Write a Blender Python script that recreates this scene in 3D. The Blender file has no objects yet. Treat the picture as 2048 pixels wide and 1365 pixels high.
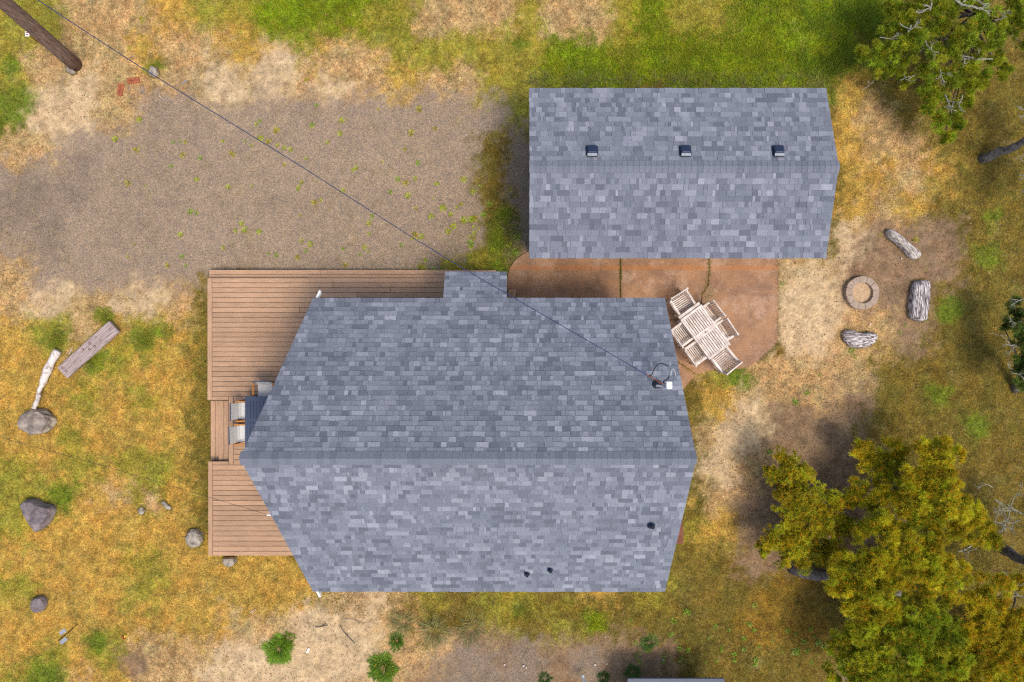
import bpy, bmesh, math, random
import numpy as np
from mathutils import Vector, Matrix
random.seed(7); RNG = np.random.default_rng(11)
S = bpy.context.scene
COL = S.collection
# ------------------------------------------------------------------ camera, world, sun, exposure
H = 20.5                                   # height of the drone above the ground
cam = bpy.data.cameras.new('camera'); cam.lens = 24; cam.sensor_width = 36; cam.clip_end = 3000
camo = bpy.data.objects.new('camera', cam); COL.objects.link(camo)
camo.location = (0, 0, H); camo.rotation_euler = (0, 0, 0); S.camera = camo
SUNV = Vector((.33, -.32, 1)).normalized()
elev = math.asin(SUNV.z); azim = math.atan2(SUNV.x, SUNV.y)
w = bpy.data.worlds.new('World'); S.world = w; w.use_nodes = True
nt = w.node_tree; bg = nt.nodes['Background']
sky = nt.nodes.new('ShaderNodeTexSky'); sky.sky_type = 'NISHITA'; sky.sun_disc = False
sky.sun_elevation = elev; sky.sun_rotation = azim; sky.dust_density = 3.0; sky.air_density = 1.0
nt.links.new(sky.outputs[0], bg.inputs[0]); bg.inputs[1].default_value = 0.15
sl = bpy.data.lights.new('sun', 'SUN'); sl.energy = 1.5; sl.angle = math.radians(17); sl.color = (1, .93, .82)
so = bpy.data.objects.new('sun', sl); COL.objects.link(so); so.location = (5, -5, 30)
so.rotation_euler = SUNV.to_track_quat('Z', 'Y').to_euler()
S.view_settings.view_transform = 'Standard'; S.view_settings.look = 'None'
S.view_settings.gamma = 1; S.view_settings.use_curve_mapping = False
S.view_settings.exposure = 0.57
S.render.engine = 'CYCLES'
S.cycles.use_denoising = False; S.cycles.filter_width = 1.25
S.cycles.max_bounces = 5; S.cycles.diffuse_bounces = 3

# ------------------------------------------------------------------ helpers
F = 1365.33
def P(px, py, z=0.0):
    """point seen at photograph pixel (px, py) when it lies at height z"""
    k = F / (H - z)
    return Vector(((px - 1024) / k, (682.5 - py) / k, z))
def lin(c):
    return tuple(((v / 255) / 12.92 if v / 255 <= .04045 else ((v / 255 + .055) / 1.055) ** 2.4) for v in c)
def alb(c, f=.72):
    return tuple(v * f for v in lin(c))

def mat(name, c, rough=.8, var=.25, scale=12., obj_var=0., stretch=None, c2=None, bump=0., bscale=None, spec=.3, metal=0, detail=5, mixpos=(.35, .65), wear=0, wstr=(1, 1, 1), rot=0):
    m = bpy.data.materials.new(name); m.use_nodes = True
    n = m.node_tree.nodes; l = m.node_tree.links; b = n['Principled BSDF']
    b.inputs['Roughness'].default_value = rough; b.inputs['Metallic'].default_value = metal
    b.inputs['Specular IOR Level'].default_value = spec
    tc = n.new('ShaderNodeTexCoord'); mp = n.new('ShaderNodeMapping')
    l.new(tc.outputs['Object'], mp.inputs[0])
    if stretch: mp.inputs['Scale'].default_value = stretch
    no = n.new('ShaderNodeTexNoise'); no.inputs['Scale'].default_value = scale; no.inputs['Detail'].default_value = detail
    no.inputs['Roughness'].default_value = .65
    l.new(mp.outputs[0], no.inputs[0])
    if rot:
        pre = n.new('ShaderNodeMapping'); pre.inputs['Rotation'].default_value = (0, 0, rot); l.new(tc.outputs['Object'], pre.inputs[0]); l.new(pre.outputs[0], mp.inputs[0])
    rp = n.new('ShaderNodeValToRGB'); rp.color_ramp.elements[0].position = mixpos[0]; rp.color_ramp.elements[1].position = mixpos[1]
    if c2 is None:
        a0 = tuple(v * (1 - var) for v in c); a1 = tuple(min(1, v * (1 + var)) for v in c)
    else: a0, a1 = c2, c
    rp.color_ramp.elements[0].color = (*a0, 1); rp.color_ramp.elements[1].color = (*a1, 1)
    l.new(no.outputs[0], rp.inputs[0])
    out = rp.outputs[0]
    if obj_var:
        oi = n.new('ShaderNodeObjectInfo'); mr = n.new('ShaderNodeMapRange')
        mr.inputs[3].default_value = 1 - obj_var; mr.inputs[4].default_value = 1 + obj_var
        l.new(oi.outputs['Random'], mr.inputs[0])
        hs = n.new('ShaderNodeHueSaturation'); l.new(mr.outputs[0], hs.inputs['Value']); l.new(out, hs.inputs['Color'])
        out = hs.outputs[0]
        ad = n.new('ShaderNodeVectorMath'); ad.operation = 'ADD'
        sc = n.new('ShaderNodeVectorMath'); sc.operation = 'SCALE'; sc.inputs['Scale'].default_value = 37
        cx = n.new('ShaderNodeCombineXYZ'); l.new(oi.outputs['Random'], cx.inputs[0]); l.new(oi.outputs['Random'], cx.inputs[1])
        l.new(cx.outputs[0], sc.inputs[0]); l.new(tc.outputs['Object'], ad.inputs[0]); l.new(sc.outputs[0], ad.inputs[1]); l.new(ad.outputs[0], mp.inputs[0])
    if wear:
        ge = n.new('ShaderNodeNewGeometry'); wn = n.new('ShaderNodeTexNoise'); wn.inputs['Scale'].default_value = .9; wn.inputs['Detail'].default_value = 7; wn.inputs['Roughness'].default_value = .62
        wm_ = n.new('ShaderNodeMapping'); wm_.inputs['Scale'].default_value = wstr; l.new(ge.outputs['Position'], wm_.inputs[0]); l.new(wm_.outputs[0], wn.inputs[0])
        wr = n.new('ShaderNodeMapRange'); wr.inputs[1].default_value = .3; wr.inputs[2].default_value = .7; wr.inputs[3].default_value = 1 - wear; wr.inputs[4].default_value = 1 + wear; l.new(wn.outputs[0], wr.inputs[0])
        wx = n.new('ShaderNodeMix'); wx.data_type = 'RGBA'; wx.blend_type = 'MULTIPLY'; wx.inputs[0].default_value = 1; l.new(out, wx.inputs[6]); l.new(wr.outputs[0], wx.inputs[7]); out = wx.outputs[2]
    l.new(out, b.inputs['Base Color'])
    if bump:
        n2 = n.new('ShaderNodeTexNoise'); n2.inputs['Scale'].default_value = bscale or scale * 2; n2.inputs['Detail'].default_value = 6
        l.new(mp.outputs[0], n2.inputs[0])
        bp = n.new('ShaderNodeBump'); bp.inputs['Strength'].default_value = bump; bp.inputs['Distance'].default_value = .02
        l.new(n2.outputs[0], bp.inputs['Height']); l.new(bp.outputs[0], b.inputs['Normal'])
    return m

def tag(o, label=None, cat=None, group=None, kind=None):
    if label: o['label'] = label
    if cat: o['category'] = cat
    if group: o['group'] = group
    if kind: o['kind'] = kind
    return o
def empty(name, loc, rz=0., label=None, cat=None, group=None):
    o = bpy.data.objects.new(name, None); COL.objects.link(o); o.location = loc; o.rotation_euler.z = rz
    o.empty_display_size = .2
    return tag(o, label, cat, group)
def link(name, me, parent=None, loc=None):
    o = bpy.data.objects.new(name, me); COL.objects.link(o)
    if parent: o.parent = parent
    if loc is not None: o.location = loc
    return o
def copy_tree(o, parent=None):
    c = o.copy(); COL.objects.link(c); c.parent = parent
    for ch in list(o.children): copy_tree(ch, c)
    return c

class MB:
    def __init__(s): s.v = []; s.f = []; s.mi = []
    def add(s, vs, fs, mi=0):
        b = len(s.v); s.v += [tuple(p) for p in vs]; s.f += [tuple(i + b for i in f) for f in fs]; s.mi += [mi] * len(fs)
    def prism(s, top, bot, mi=0):
        """top and bottom rings (same count, counter-clockwise from above)"""
        n = len(top); vs = list(top) + list(bot)
        fs = [tuple(range(n)), tuple(range(2 * n - 1, n - 1, -1))] + [(i, i + n, (i + 1) % n + n, (i + 1) % n) for i in range(n)]
        s.add(vs, fs, mi)
    def box(s, x0, x1, y0, y1, z0, z1, mi=0):
        r = [(x0, y0), (x1, y0), (x1, y1), (x0, y1)]
        s.prism([(a, b, z1) for a, b in r], [(a, b, z0) for a, b in r], mi)
    def beam(s, a, b, wd, ht, mi=0, up=Vector((0, 0, 1))):
        a = Vector(a); b = Vector(b); d = (b - a).normalized()
        if abs(d.dot(up)) > .95: up = Vector((0, 1, 0))
        sx = d.cross(up).normalized() * wd / 2; u = sx.cross(d).normalized() * ht / 2
        ra = [a - sx - u, a + sx - u, a + sx + u, a - sx + u]; rb = [p + (b - a) for p in ra]
        s.prism(rb, ra, mi)
    def tube(s, pts, rad, n=8, mi=0, cap=True):
        pts = [Vector(p) for p in pts]; rings = []
        if not hasattr(rad, '__len__'): rad = [rad] * len(pts)
        b = len(s.v); ref = Vector((.31, .17, .93))
        for i, p in enumerate(pts):
            d = (pts[min(i + 1, len(pts) - 1)] - pts[max(i - 1, 0)]).normalized()
            if abs(d.dot(ref)) > .97: ref = Vector((1, 0, 0))
            u = d.cross(ref).normalized(); v = d.cross(u)
            for k in range(n):
                a = 2 * math.pi * k / n
                s.v.append(tuple(p + (u * math.cos(a) + v * math.sin(a)) * rad[i]))
        for i in range(len(pts) - 1):
            for k in range(n):
                s.f.append((b + i * n + k, b + i * n + (k + 1) % n, b + (i + 1) * n + (k + 1) % n, b + (i + 1) * n + k)); s.mi.append(mi)
        if cap:
            s.f.append(tuple(b + k for k in range(n))[::-1]); s.mi.append(mi)
            e = b + (len(pts) - 1) * n; s.f.append(tuple(e + k for k in range(n))); s.mi.append(mi)
    def mesh(s, name, mats, smooth=False):
        me = bpy.data.meshes.new(name); me.from_pydata(s.v, [], s.f)
        for m in (mats if isinstance(mats, (list, tuple)) else [mats]): me.materials.append(m)
        me.polygons.foreach_set('material_index', s.mi)
        if smooth: me.polygons.foreach_set('use_smooth', [True] * len(s.f))
        me.update(); return me
    def build(s, name, mats, parent=None, smooth=False, bevel=0, loc=None):
        o = link(name, s.mesh(name, mats, smooth), parent, loc)
        if bevel:
            b = o.modifiers.new('bevel', 'BEVEL'); b.width = bevel; b.segments = 1
        return o

# value noise in numpy
def _h(ix, iy, seed):
    n = (ix.astype(np.int64) * 374761393 + iy.astype(np.int64) * 668265263 + seed * 974634777) & 0xFFFFFFFF
    n = ((n ^ (n >> 13)) * 1274126177) & 0xFFFFFFFF
    n = ((n ^ (n >> 16)) * 2246822519) & 0xFFFFFFFF
    return ((n ^ (n >> 15)) & 0xFFFFFF) / float(0xFFFFFF)
def vnoise(x, y, seed=0):
    ix = np.floor(x); iy = np.floor(y); fx = x - ix; fy = y - iy
    fx = fx * fx * (3 - 2 * fx); fy = fy * fy * (3 - 2 * fy)
    a = _h(ix, iy, seed); b = _h(ix + 1, iy, seed); c = _h(ix, iy + 1, seed); d = _h(ix + 1, iy + 1, seed)
    return (a * (1 - fx) + b * fx) * (1 - fy) + (c * (1 - fx) + d * fx) * fy
def fbm(x, y, scale, octv=4, seed=0, gain=.55):
    x = np.asarray(x, float) / scale; y = np.asarray(y, float) / scale; t = 0; a = 1; s = 0
    for o in range(octv):
        t = t + a * vnoise(x + 17.3 * o, y - 9.1 * o, seed + o * 31); s += a; a *= gain; x = x * 2.03; y = y * 2.03
    return t / s * 2 - 1          # about -1..1

# ------------------------------------------------------------------ ground zones
ZM = [
"yyPPPYyyLLLLyPPPyPPyLyyLLLLLbbbb",
"yPPPYPPYYyYyyyyyyLLyLLLLLLLbbbbb",
"yPSPPPPPSPSPYPPyyLLLLLLLLgYbbbbb",
"gSSPGGGGGGGGGGGGybbbbbbbbbYPbbbb",
"PPGGGGGGGGGGGGGbDbbbbbbbbbYPPbbb",
"GGGGGGGGGGGGGGGbDbbbbbbbbbYYPYbb",
"DDGGGGGGGGGGGGGbDbbbbbbbbbYPYbbb",
"GDGGGGGGGGGGGGGbDbbbbbbbbbSBBBbb",
"PGGGGGGGGGGGGGygbbbbbbbbPPSBBBbb",
"PSPPSPbbbbbbbbbbbbbbbbbbSSPBBbbb",
"YyPYyYbbbbbbbbbbbbbbbbbbSSPPBbbb",
"YYYyYYbbbbbbbbbbbbbbbPyPPPPbbbbb",
"YYyYyYbbbbbbbbbbbbbbbbYPBPBbbbbb",
"YYYYYYbbbbbbbbbbbbbbbbPSBBBbbbbb",
"yYyYyYbbbbbbbbbbbbbbbbSPBBBbbbbb",
"yyYPyYbbbbbbbbbbbbbbbbPBBBBBbbbb",
"yYYYYYbbbbbbbbbbbbbbbyYBBBBBbbbb",
"YYYYyYYYYbbbbbbbbbbbbbbBBbbbbbbb",
"yYYYyYYYYYPSPybyybYbybbbmmbbbbbb",
"YYYYYYYPPSSSPbbybybbbbbbmmbbbbbb",
"YyYyPPPSSSSSPPPBDBBBBbbbbbbbbbbb",
"yyPYPPSSSSSPPBDDDBBBBbbbbbbbbbbb"]
ZT = 'GDSPYygLBbm'
ZC = {'G': (167, 149, 129), 'D': (150, 134, 117), 'S': (222, 190, 146), 'P': (194, 158, 106), 'Y': (196, 156, 72),
      'y': (162, 146, 56), 'g': (122, 130, 38), 'L': (138, 148, 26), 'B': (158, 128, 98), 'b': (128, 108, 44), 'm': (142, 112, 40)}
ZCOV = {'G': .012, 'D': .01, 'S': .07, 'P': .35, 'Y': .9, 'y': 1, 'g': 1.1, 'L': 1.5, 'B': .18, 'b': .85, 'm': .7}
ZB = [(207, 634, 20, 'g'), (110, 680, 22, 'g'), (285, 680, 26, 'g'), (325, 670, 15, 'g'), (190, 725, 30, 'g'), (240, 705, 18, 'y'), (120, 985, 26, 'g'),
      (20, 200, 26, 'g'), (100, 60, 25, 'y'), (310, 130, 16, 'g'), (22, 130, 20, 'g'), (30, 1290, 30, 'Y'), (200, 1290, 20, 'g'), (80, 1350, 35, 'g'),
      (995, 480, 26, 'g'), (1010, 430, 14, 'g'), (960, 515, 22, 'y'), (900, 530, 14, 'y'), (1000, 530, 18, 'g'), (840, 540, 10, 'y'), (700, 548, 9, 'y'),
      (1568, 575, 9, 'g'), (1470, 752, 18, 'g'), (1500, 760, 14, 'g'), (1440, 770, 14, 'y'), (1560, 700, 14, 'b'), (1150, 110, 40, 'L'), (1040, 85, 16, 'g'),
      (1620, 600, 70, 'S'), (1600, 650, 50, 'S'), (1460, 870, 40, 'S'), (1500, 830, 40, 'S'), (1720, 560, 50, 'B'), (1810, 540, 35, 'B'), (1570, 780, 40, 'P'),
      (1720, 690, 30, 'P'), (150, 880, 26, 'y'), (260, 920, 30, 'y'), (320, 950, 28, 'y'), (300, 1000, 20, 'P'), (60, 400, 45, 'D'), (150, 395, 30, 'D'), (160, 330, 28, 'D'),
      (600, 20, 60, 'L'), (760, 40, 40, 'y'), (1150, 30, 40, 'P'), (1190, 1240, 20, 'L'), (1040, 1215, 20, 'g'), (1560, 1210, 40, 'm'), (1500, 1240, 36, 'm'), (1640, 1200, 25, 'm'),
      (700, 130, 50, 'P'), (560, 140, 45, 'S'), (450, 170, 50, 'S'), (120, 225, 50, 'S'), (230, 200, 40, 'P'), (640, 1260, 50, 'S'), (700, 1330, 50, 'S'),
      (1860, 800, 40, 'b'), (1900, 620, 26, 'g'), (1975, 510, 30, 'g'), (1985, 430, 20, 'g'), (1950, 850, 28, 'g'), (1880, 790, 22, 'g'), (1700, 1350, 30, 'B'), (1180, 1330, 30, 'D'), (950, 1300, 40, 'B'),
      (930, 1350, 60, 'D'), (270, 1330, 25, 'B'), (1380, 1000, 14, 'Y'), (230, 610, 20, 'S'), (130, 580, 24, 'S'), (30, 330, 18, 'P')]
ZMA = np.array([[ZT.index(c) for c in r] for r in ZM])
ZCA = np.array([alb(ZC[t]) for t in ZT]); ZCO = np.array([ZCOV[t] for t in ZT])
def zones(X, Y):
    """X, Y world arrays -> type weights (n, types)"""
    px = X * F / H + 1024; py = 682.5 - Y * F / H
    mir = lambda q, n_: n_ - np.abs(np.mod(q, 2 * n_) - n_)      # beyond the frame the yard goes on, mirrored
    opx, opy = px, py; far_ = (px < 0) | (px > 2048) | (py < 0) | (py > 1365)
    px = np.where(far_, mir(px, 2048.), px); py = np.where(far_, mir(py, 1365.), py)
    wx = px + 26 * fbm(px, py, 60, 4, 3); wy = py + 26 * fbm(px, py, 60, 4, 9)
    gx = np.clip(wx / 64 - .5, 0, 30.999); gy = np.clip(wy / 64 - .5, 0, 20.999)
    ix = np.floor(gx).astype(int); iy = np.floor(gy).astype(int); fx = gx - ix; fy = gy - iy
    fx = fx * fx * (3 - 2 * fx); fy = fy * fy * (3 - 2 * fy)
    W = np.zeros(px.shape + (len(ZT),))
    r = np.arange(px.size)
    for dx, dy, q in ((0, 0, (1 - fx) * (1 - fy)), (1, 0, fx * (1 - fy)), (0, 1, (1 - fx) * fy), (1, 1, fx * fy)):
        np.add.at(W, (r, ZMA[iy + dy, ix + dx]), q)
    for bx, by, br, t in ZB:
        d2 = ((wx * .6 + px * .4 - bx) ** 2 + (wy * .6 + py * .4 - by) ** 2) / (br * br)
        m = d2 < 5
        g = 1.6 * np.exp(-d2[m] * 1.3); Wm = W[m]; Wm *= (1 - np.minimum(g, .95))[:, None]; Wm[:, ZT.index(t)] += g; W[m] = Wm
    for t in range(len(ZT)):
        W[:, t] = (W[:, t] + .004) ** 1.15 * np.exp(1.7 * fbm(px, py, 70, 3, 100 + t * 7, .6) + 3.6 * fbm(px, py, 15, 3, 300 + t * 11, .75))
    # gravel keeps a calm interior
    # soil of the drive: never mixed with lawn colours in its middle
    W /= W.sum(1)[:, None]
    dist = np.maximum(np.maximum(-opx, opx - 2048), np.maximum(-opy, opy - 1365)); t = np.clip(dist / 150, 0, 1)[:, None]
    mean = np.zeros(len(ZT)); mean[[3, 4, 5, 9]] = .2, .25, .3, .25; W = W * (1 - t) + mean * t
    # background trace of green / straw inside lawns so that no zone is one colour
    return W, px, py
def zone_col(X, Y):
    W, px, py = zones(X, Y)
    c = W @ ZCA
    lawn = 1 - (W[:, 0] + W[:, 1] + W[:, 2] * .7 + W[:, 8] * .5)
    v = 1 + .55 * fbm(px, py, 14, 3, 55, .8) * (.35 + .65 * lawn + .35 * W[:, 2] + .25 * W[:, 8]) + .10 * fbm(px, py, 160, 3, 77)
    near = 1 - np.clip(np.maximum(np.abs(X) - 15.4, np.abs(Y) - 10.3) / 2.2, 0, 1); v = 1 + (v - 1) * near; lawn = lawn * near
    c = c * v[:, None]
    hue = fbm(px, py, 26, 4, 91, .7) * lawn
    c[:, 0] *= 1 + .18 * hue; c[:, 1] *= 1 - .04 * hue; c[:, 2] *= 1 - .1 * hue
    return c, W
def gz(X, Y):
    return .022 * fbm(X, Y, 2.5, 3, 5) + .012 * fbm(X, Y, .5, 2, 6) - .012

xs = np.concatenate([-np.geomspace(18, 900, 26)[::-1], np.arange(-17.9, 17.95, .06), np.geomspace(18, 900, 26)])
ys = np.concatenate([-np.geomspace(12.5, 900, 26)[::-1], np.arange(-12.44, 12.45, .06), np.geomspace(12.5, 900, 26)])
GX, GY = np.meshgrid(xs, ys); gx = GX.ravel(); gy = GY.ravel(); nx, ny = len(xs), len(ys)
gc, GW = zone_col(gx, gy)
far = (np.abs(gx) > 18) | (np.abs(gy) > 12.5)
gv = np.stack([gx, gy, np.where(far, -.012, gz(gx, gy))], 1)
me = bpy.data.meshes.new('ground'); I = np.arange(nx * ny).reshape(ny, nx)
fq = np.stack([I[:-1, :-1], I[:-1, 1:], I[1:, 1:], I[1:, :-1]], -1).reshape(-1, 4)
me.vertices.add(nx * ny); me.vertices.foreach_set('co', gv.ravel())
me.loops.add(fq.size); me.loops.foreach_set('vertex_index', fq.ravel())
me.polygons.add(len(fq)); me.polygons.foreach_set('loop_start', np.arange(0, fq.size, 4)); me.polygons.foreach_set('loop_total', np.full(len(fq), 4))
me.polygons.foreach_set('use_smooth', np.ones(len(fq), bool))
me.update(); 
ca = me.color_attributes.new('zone', 'FLOAT_COLOR', 'POINT'); ca.data.foreach_set('color', np.concatenate([gc, np.ones((len(gc), 1))], 1).ravel())
ga = me.attributes.new('gravel', 'FLOAT', 'POINT'); ga.data.foreach_set('value', np.clip(GW[:, 0] + GW[:, 1], 0, 1))
sa = me.attributes.new('sand', 'FLOAT', 'POINT'); sa.data.foreach_set('value', np.clip(GW[:, 2] + .8 * GW[:, 8], 0, 1))
gm = bpy.data.materials.new('ground_soil_and_turf'); gm.use_nodes = True
n = gm.node_tree.nodes; l = gm.node_tree.links; b = n['Principled BSDF']; b.inputs['Roughness'].default_value = .95; b.inputs['Specular IOR Level'].default_value = .1
tc = n.new('ShaderNodeTexCoord'); at = n.new('ShaderNodeAttribute'); at.attribute_name = 'zone'
ag = n.new('ShaderNodeAttribute'); ag.attribute_name = 'gravel'; asd = n.new('ShaderNodeAttribute'); asd.attribute_name = 'sand'
def nz(scale, det=4, rough=.6):
    q = n.new('ShaderNodeTexNoise'); q.inputs['Scale'].default_value = scale; q.inputs['Detail'].default_value = det; q.inputs['Roughness'].default_value = rough
    l.new(tc.outputs['Object'], q.inputs[0]); return q
def mr(src, a, b_, c, d):
    q = n.new('ShaderNodeMapRange'); q.inputs[1].default_value = a; q.inputs[2].default_value = b_; q.inputs[3].default_value = c; q.inputs[4].default_value = d
    l.new(src, q.inputs[0]); return q.outputs[0]
def mixc(f, a, b_, mode='MIX'):
    q = n.new('ShaderNodeMix'); q.data_type = 'RGBA'; q.blend_type = mode
    if isinstance(f, float): q.inputs[0].default_value = f
    else: l.new(f, q.inputs[0])
    for s_, i in ((a, 6), (b_, 7)):
        if isinstance(s_, tuple): q.inputs[i].default_value = (*s_, 1)
        else: l.new(s_, q.inputs[i])
    return q.outputs[2]
f1 = nz(22, 5, .75); f2 = nz(70, 3, .7)
# turf fibres
v1 = mr(f1.outputs[0], .34, .66, .42, 1.6)
turf = mixc(1., at.outputs[0], v1, 'MULTIPLY'); f0 = nz(6, 4, .7); turf = mixc(1., turf, mr(f0.outputs[0], .35, .65, .75, 1.22), 'MULTIPLY')
# gravel speckle
vo = n.new('ShaderNodeTexVoronoi'); vo.inputs['Scale'].default_value = 46; l.new(tc.outputs['Object'], vo.inputs[0])
sepv = n.new('ShaderNodeSeparateColor'); l.new(vo.outputs['Color'], sepv.inputs[0])
rg = n.new('ShaderNodeValToRGB'); cr = rg.color_ramp; cr.elements[0].color = (.62, .6, .6, 1); cr.elements[1].color = (1.6, 1.45, 1.25, 1)
for p_, c_ in ((.3, (.85, .83, .82, 1)), (.6, (1.02, .98, .94, 1)), (.85, (1.3, 1.12, .95, 1))):
    e = cr.elements.new(p_); e.color = c_
l.new(sepv.outputs[0], rg.inputs[0])
grv = mixc(1., at.outputs[0], rg.outputs[0], 'MULTIPLY')
v2 = mr(f2.outputs[0], .3, .7, .8, 1.2); grv = mixc(1., grv, v2, 'MULTIPLY')
# sand: dimples and dark crumbs
f3 = nz(9, 6, .7); v3 = mr(f3.outputs[0], .34, .66, .72, 1.2)
f4 = nz(45, 2, .5); v4 = mr(f4.outputs[0], .33, .42, .62, 1.0)
snd = mixc(1., at.outputs[0], v3, 'MULTIPLY'); snd = mixc(1., snd, v4, 'MULTIPLY')
c = mixc(asd.outputs['Fac'], turf, snd); c = mixc(ag.outputs['Fac'], c, grv)
l.new(c, b.inputs['Base Color'])
bp = n.new('ShaderNodeBump'); bp.inputs['Strength'].default_value = .7; bp.inputs['Distance'].default_value = .03
l.new(f1.outputs[0], bp.inputs['Height']); l.new(bp.outputs[0], b.inputs['Normal'])
me.materials.append(gm)
ground = tag(link('ground', me), 'dry lawn, sand and gravel ground around the house', kind='structure')

# ------------------------------------------------------------------ triangle fields (grass, needles)
def tri_mesh(name, V, C, m, parent=None, loc=None):
    """V (n,3,3) triangles, C (n,3) colours"""
    me = bpy.data.meshes.new(name); k = len(V)
    me.vertices.add(k * 3); me.vertices.foreach_set('co', V.reshape(-1).astype(np.float32))
    me.loops.add(k * 3); me.loops.foreach_set('vertex_index', np.arange(k * 3, dtype=np.int32))
    me.polygons.add(k); me.polygons.foreach_set('loop_start', np.arange(0, k * 3, 3, dtype=np.int32)); me.polygons.foreach_set('loop_total', np.full(k, 3, dtype=np.int32))
    me.update()
    a = me.color_attributes.new('tint', 'FLOAT_COLOR', 'POINT')
    cc = np.ones((k, 3, 4), np.float32); cc[:, :, :3] = C[:, None, :]; a.data.foreach_set('color', cc.ravel())
    me.materials.append(m)
    return link(name, me, parent, loc)
def leaf_mat(name, rough=.6, trans=.25):
    m = bpy.data.materials.new(name); m.use_nodes = True; n = m.node_tree.nodes; l = m.node_tree.links; b = n['Principled BSDF']
    a = n.new('ShaderNodeAttribute'); a.attribute_name = 'tint'; l.new(a.outputs[0], b.inputs['Base Color'])
    b.inputs['Roughness'].default_value = rough; b.inputs['Specular IOR Level'].default_value = .25
    t = n.new('ShaderNodeBsdfTranslucent'); l.new(a.outputs[0], t.inputs[0]); mx = n.new('ShaderNodeMixShader'); mx.inputs[0].default_value = trans
    l.new(b.outputs[0], mx.inputs[1]); l.new(t.outputs[0], mx.inputs[2]); l.new(mx.outputs[0], n['Material Output'].inputs[0])
    return m
M_leaf = leaf_mat('plant_leaf'); M_needle = leaf_mat('pine_needle', .5, .32)
def blades(X, Y, Z, L, Wd, lean, C):
    k = len(X); a = RNG.uniform(0, 2 * np.pi, k)
    base = np.stack([X, Y, Z], 1); s = np.stack([-np.sin(a), np.cos(a), np.zeros(k)], 1) * (Wd / 2)[:, None]
    t = np.stack([np.cos(a) * lean, np.sin(a) * lean, np.sqrt(np.maximum(0.02, 1 - lean ** 2))], 1) * L[:, None]
    return np.stack([base - s, base + s, base + t], 1)
HIDE = [(-4.9, 3.9, -6.2, .9), (.6, 8.1, 2.5, 6.45), (-9.0, -4.5, -6.4, 2.05), (-4.6, -.1, .7, 2.0), (.1, 7.9, -.1, 2.5)]
def outside(X, Y):
    m = np.ones(len(X), bool)
    for x0, x1, y0, y1 in HIDE: m &= ~((X > x0) & (X < x1) & (Y > y0) & (Y < y1))
    return m
N = 900000
X = RNG.uniform(-15.8, 15.8, N); Y = RNG.uniform(-10.7, 10.7, N)
m = outside(X, Y); X = X[m]; Y = Y[m]
C, W = zone_col(X, Y); cov = W @ ZCO
m = RNG.random(len(X)) < cov; X, Y, C, W = X[m], Y[m], C[m], W[m]
k = len(X); L_ = RNG.uniform(.035, .085, k) * (1 + .9 * W[:, 7] + .3 * W[:, 6]); lean = RNG.uniform(.55, .98, k) * (1 - .2 * W[:, 7])
tint = C * 1.3 * RNG.uniform(.45, 1.75, k)[:, None]
gr = (RNG.random(k) < .12 + .5 * (W[:, 5] + W[:, 6] + W[:, 7]) + .32 * W[:, 9]); 
tint[gr] *= np.array([.82, 1.12, .6]) 
st = (RNG.random(k) < .10) & ~gr; tint[st] = np.array(alb((222, 190, 125))) * RNG.uniform(.7, 1.2, st.sum())[:, None]
g_ = tri_mesh('grass', blades(X, Y, gz(X, Y) - .004, L_, RNG.uniform(.008, .018, k), lean, tint), np.clip(tint, .005, .9), M_leaf)
tag(g_, 'short dry and green grass blades of the lawn', 'grass', kind='stuff')
# long lush grass behind the garage
def patch(px0, px1, py0, py1, k, L0, L1, col, lean=(.5, .9), edge=12):
    px = RNG.uniform(px0, px1, k); py = RNG.uniform(py0, py1, k)
    px += RNG.normal(0, edge, k) * .5; py += RNG.normal(0, edge, k) * .5
    X = (px - 1024) * H / F; Y = (682.5 - py) * H / F
    keep = fbm(X, Y, .5, 3, 70) + .35 > RNG.random(k) * .8; keep &= outside(X, Y); X, Y = X[keep], Y[keep]; k = len(X)
    c = np.array(alb(col)) * RNG.uniform(.55, 1.5, k)[:, None]; c[:, 0] *= RNG.uniform(.75, 1.3, k)
    return blades(X, Y, gz(X, Y) - .01, RNG.uniform(L0, L1, k), RNG.uniform(.01, .018, k), RNG.uniform(*lean, k), c), c
parts = [patch(1100, 1700, 95, 165, 13000, .1, .22, (156, 168, 36)), patch(1240, 1740, 0, 110, 12000, .08, .18, (156, 156, 36)),
         patch(1600, 1760, 0, 150, 9000, .16, .32, (130, 156, 36)), patch(1060, 1650, 150, 175, 3500, .15, .3, (150, 150, 90)),
         patch(820, 1010, 528, 545, 900, .06, .14, (150, 165, 50)), patch(975, 1040, 420, 520, 2500, .06, .13, (135, 150, 40)),
         patch(440, 700, 1190, 1210, 900, .06, .12, (170, 160, 70)), patch(900, 1330, 1195, 1240, 4000, .06, .15, (150, 140, 50)),
         patch(385, 418, 560, 1110, 3500, .05, .12, (205, 190, 80)), patch(660, 1000, 1185, 1235, 2500, .1, .2, (195, 165, 95)),
         patch(500, 820, 0, 75, 7000, .06, .13, (146, 152, 28))]
V = np.concatenate([p[0] for p in parts]); C = np.concatenate([p[1] for p in parts])
tag(tri_mesh('long_grass', V, np.clip(C, .004, .9), M_leaf), 'taller lush grass behind the garage and along the deck edges', 'grass', kind='stuff')

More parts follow.
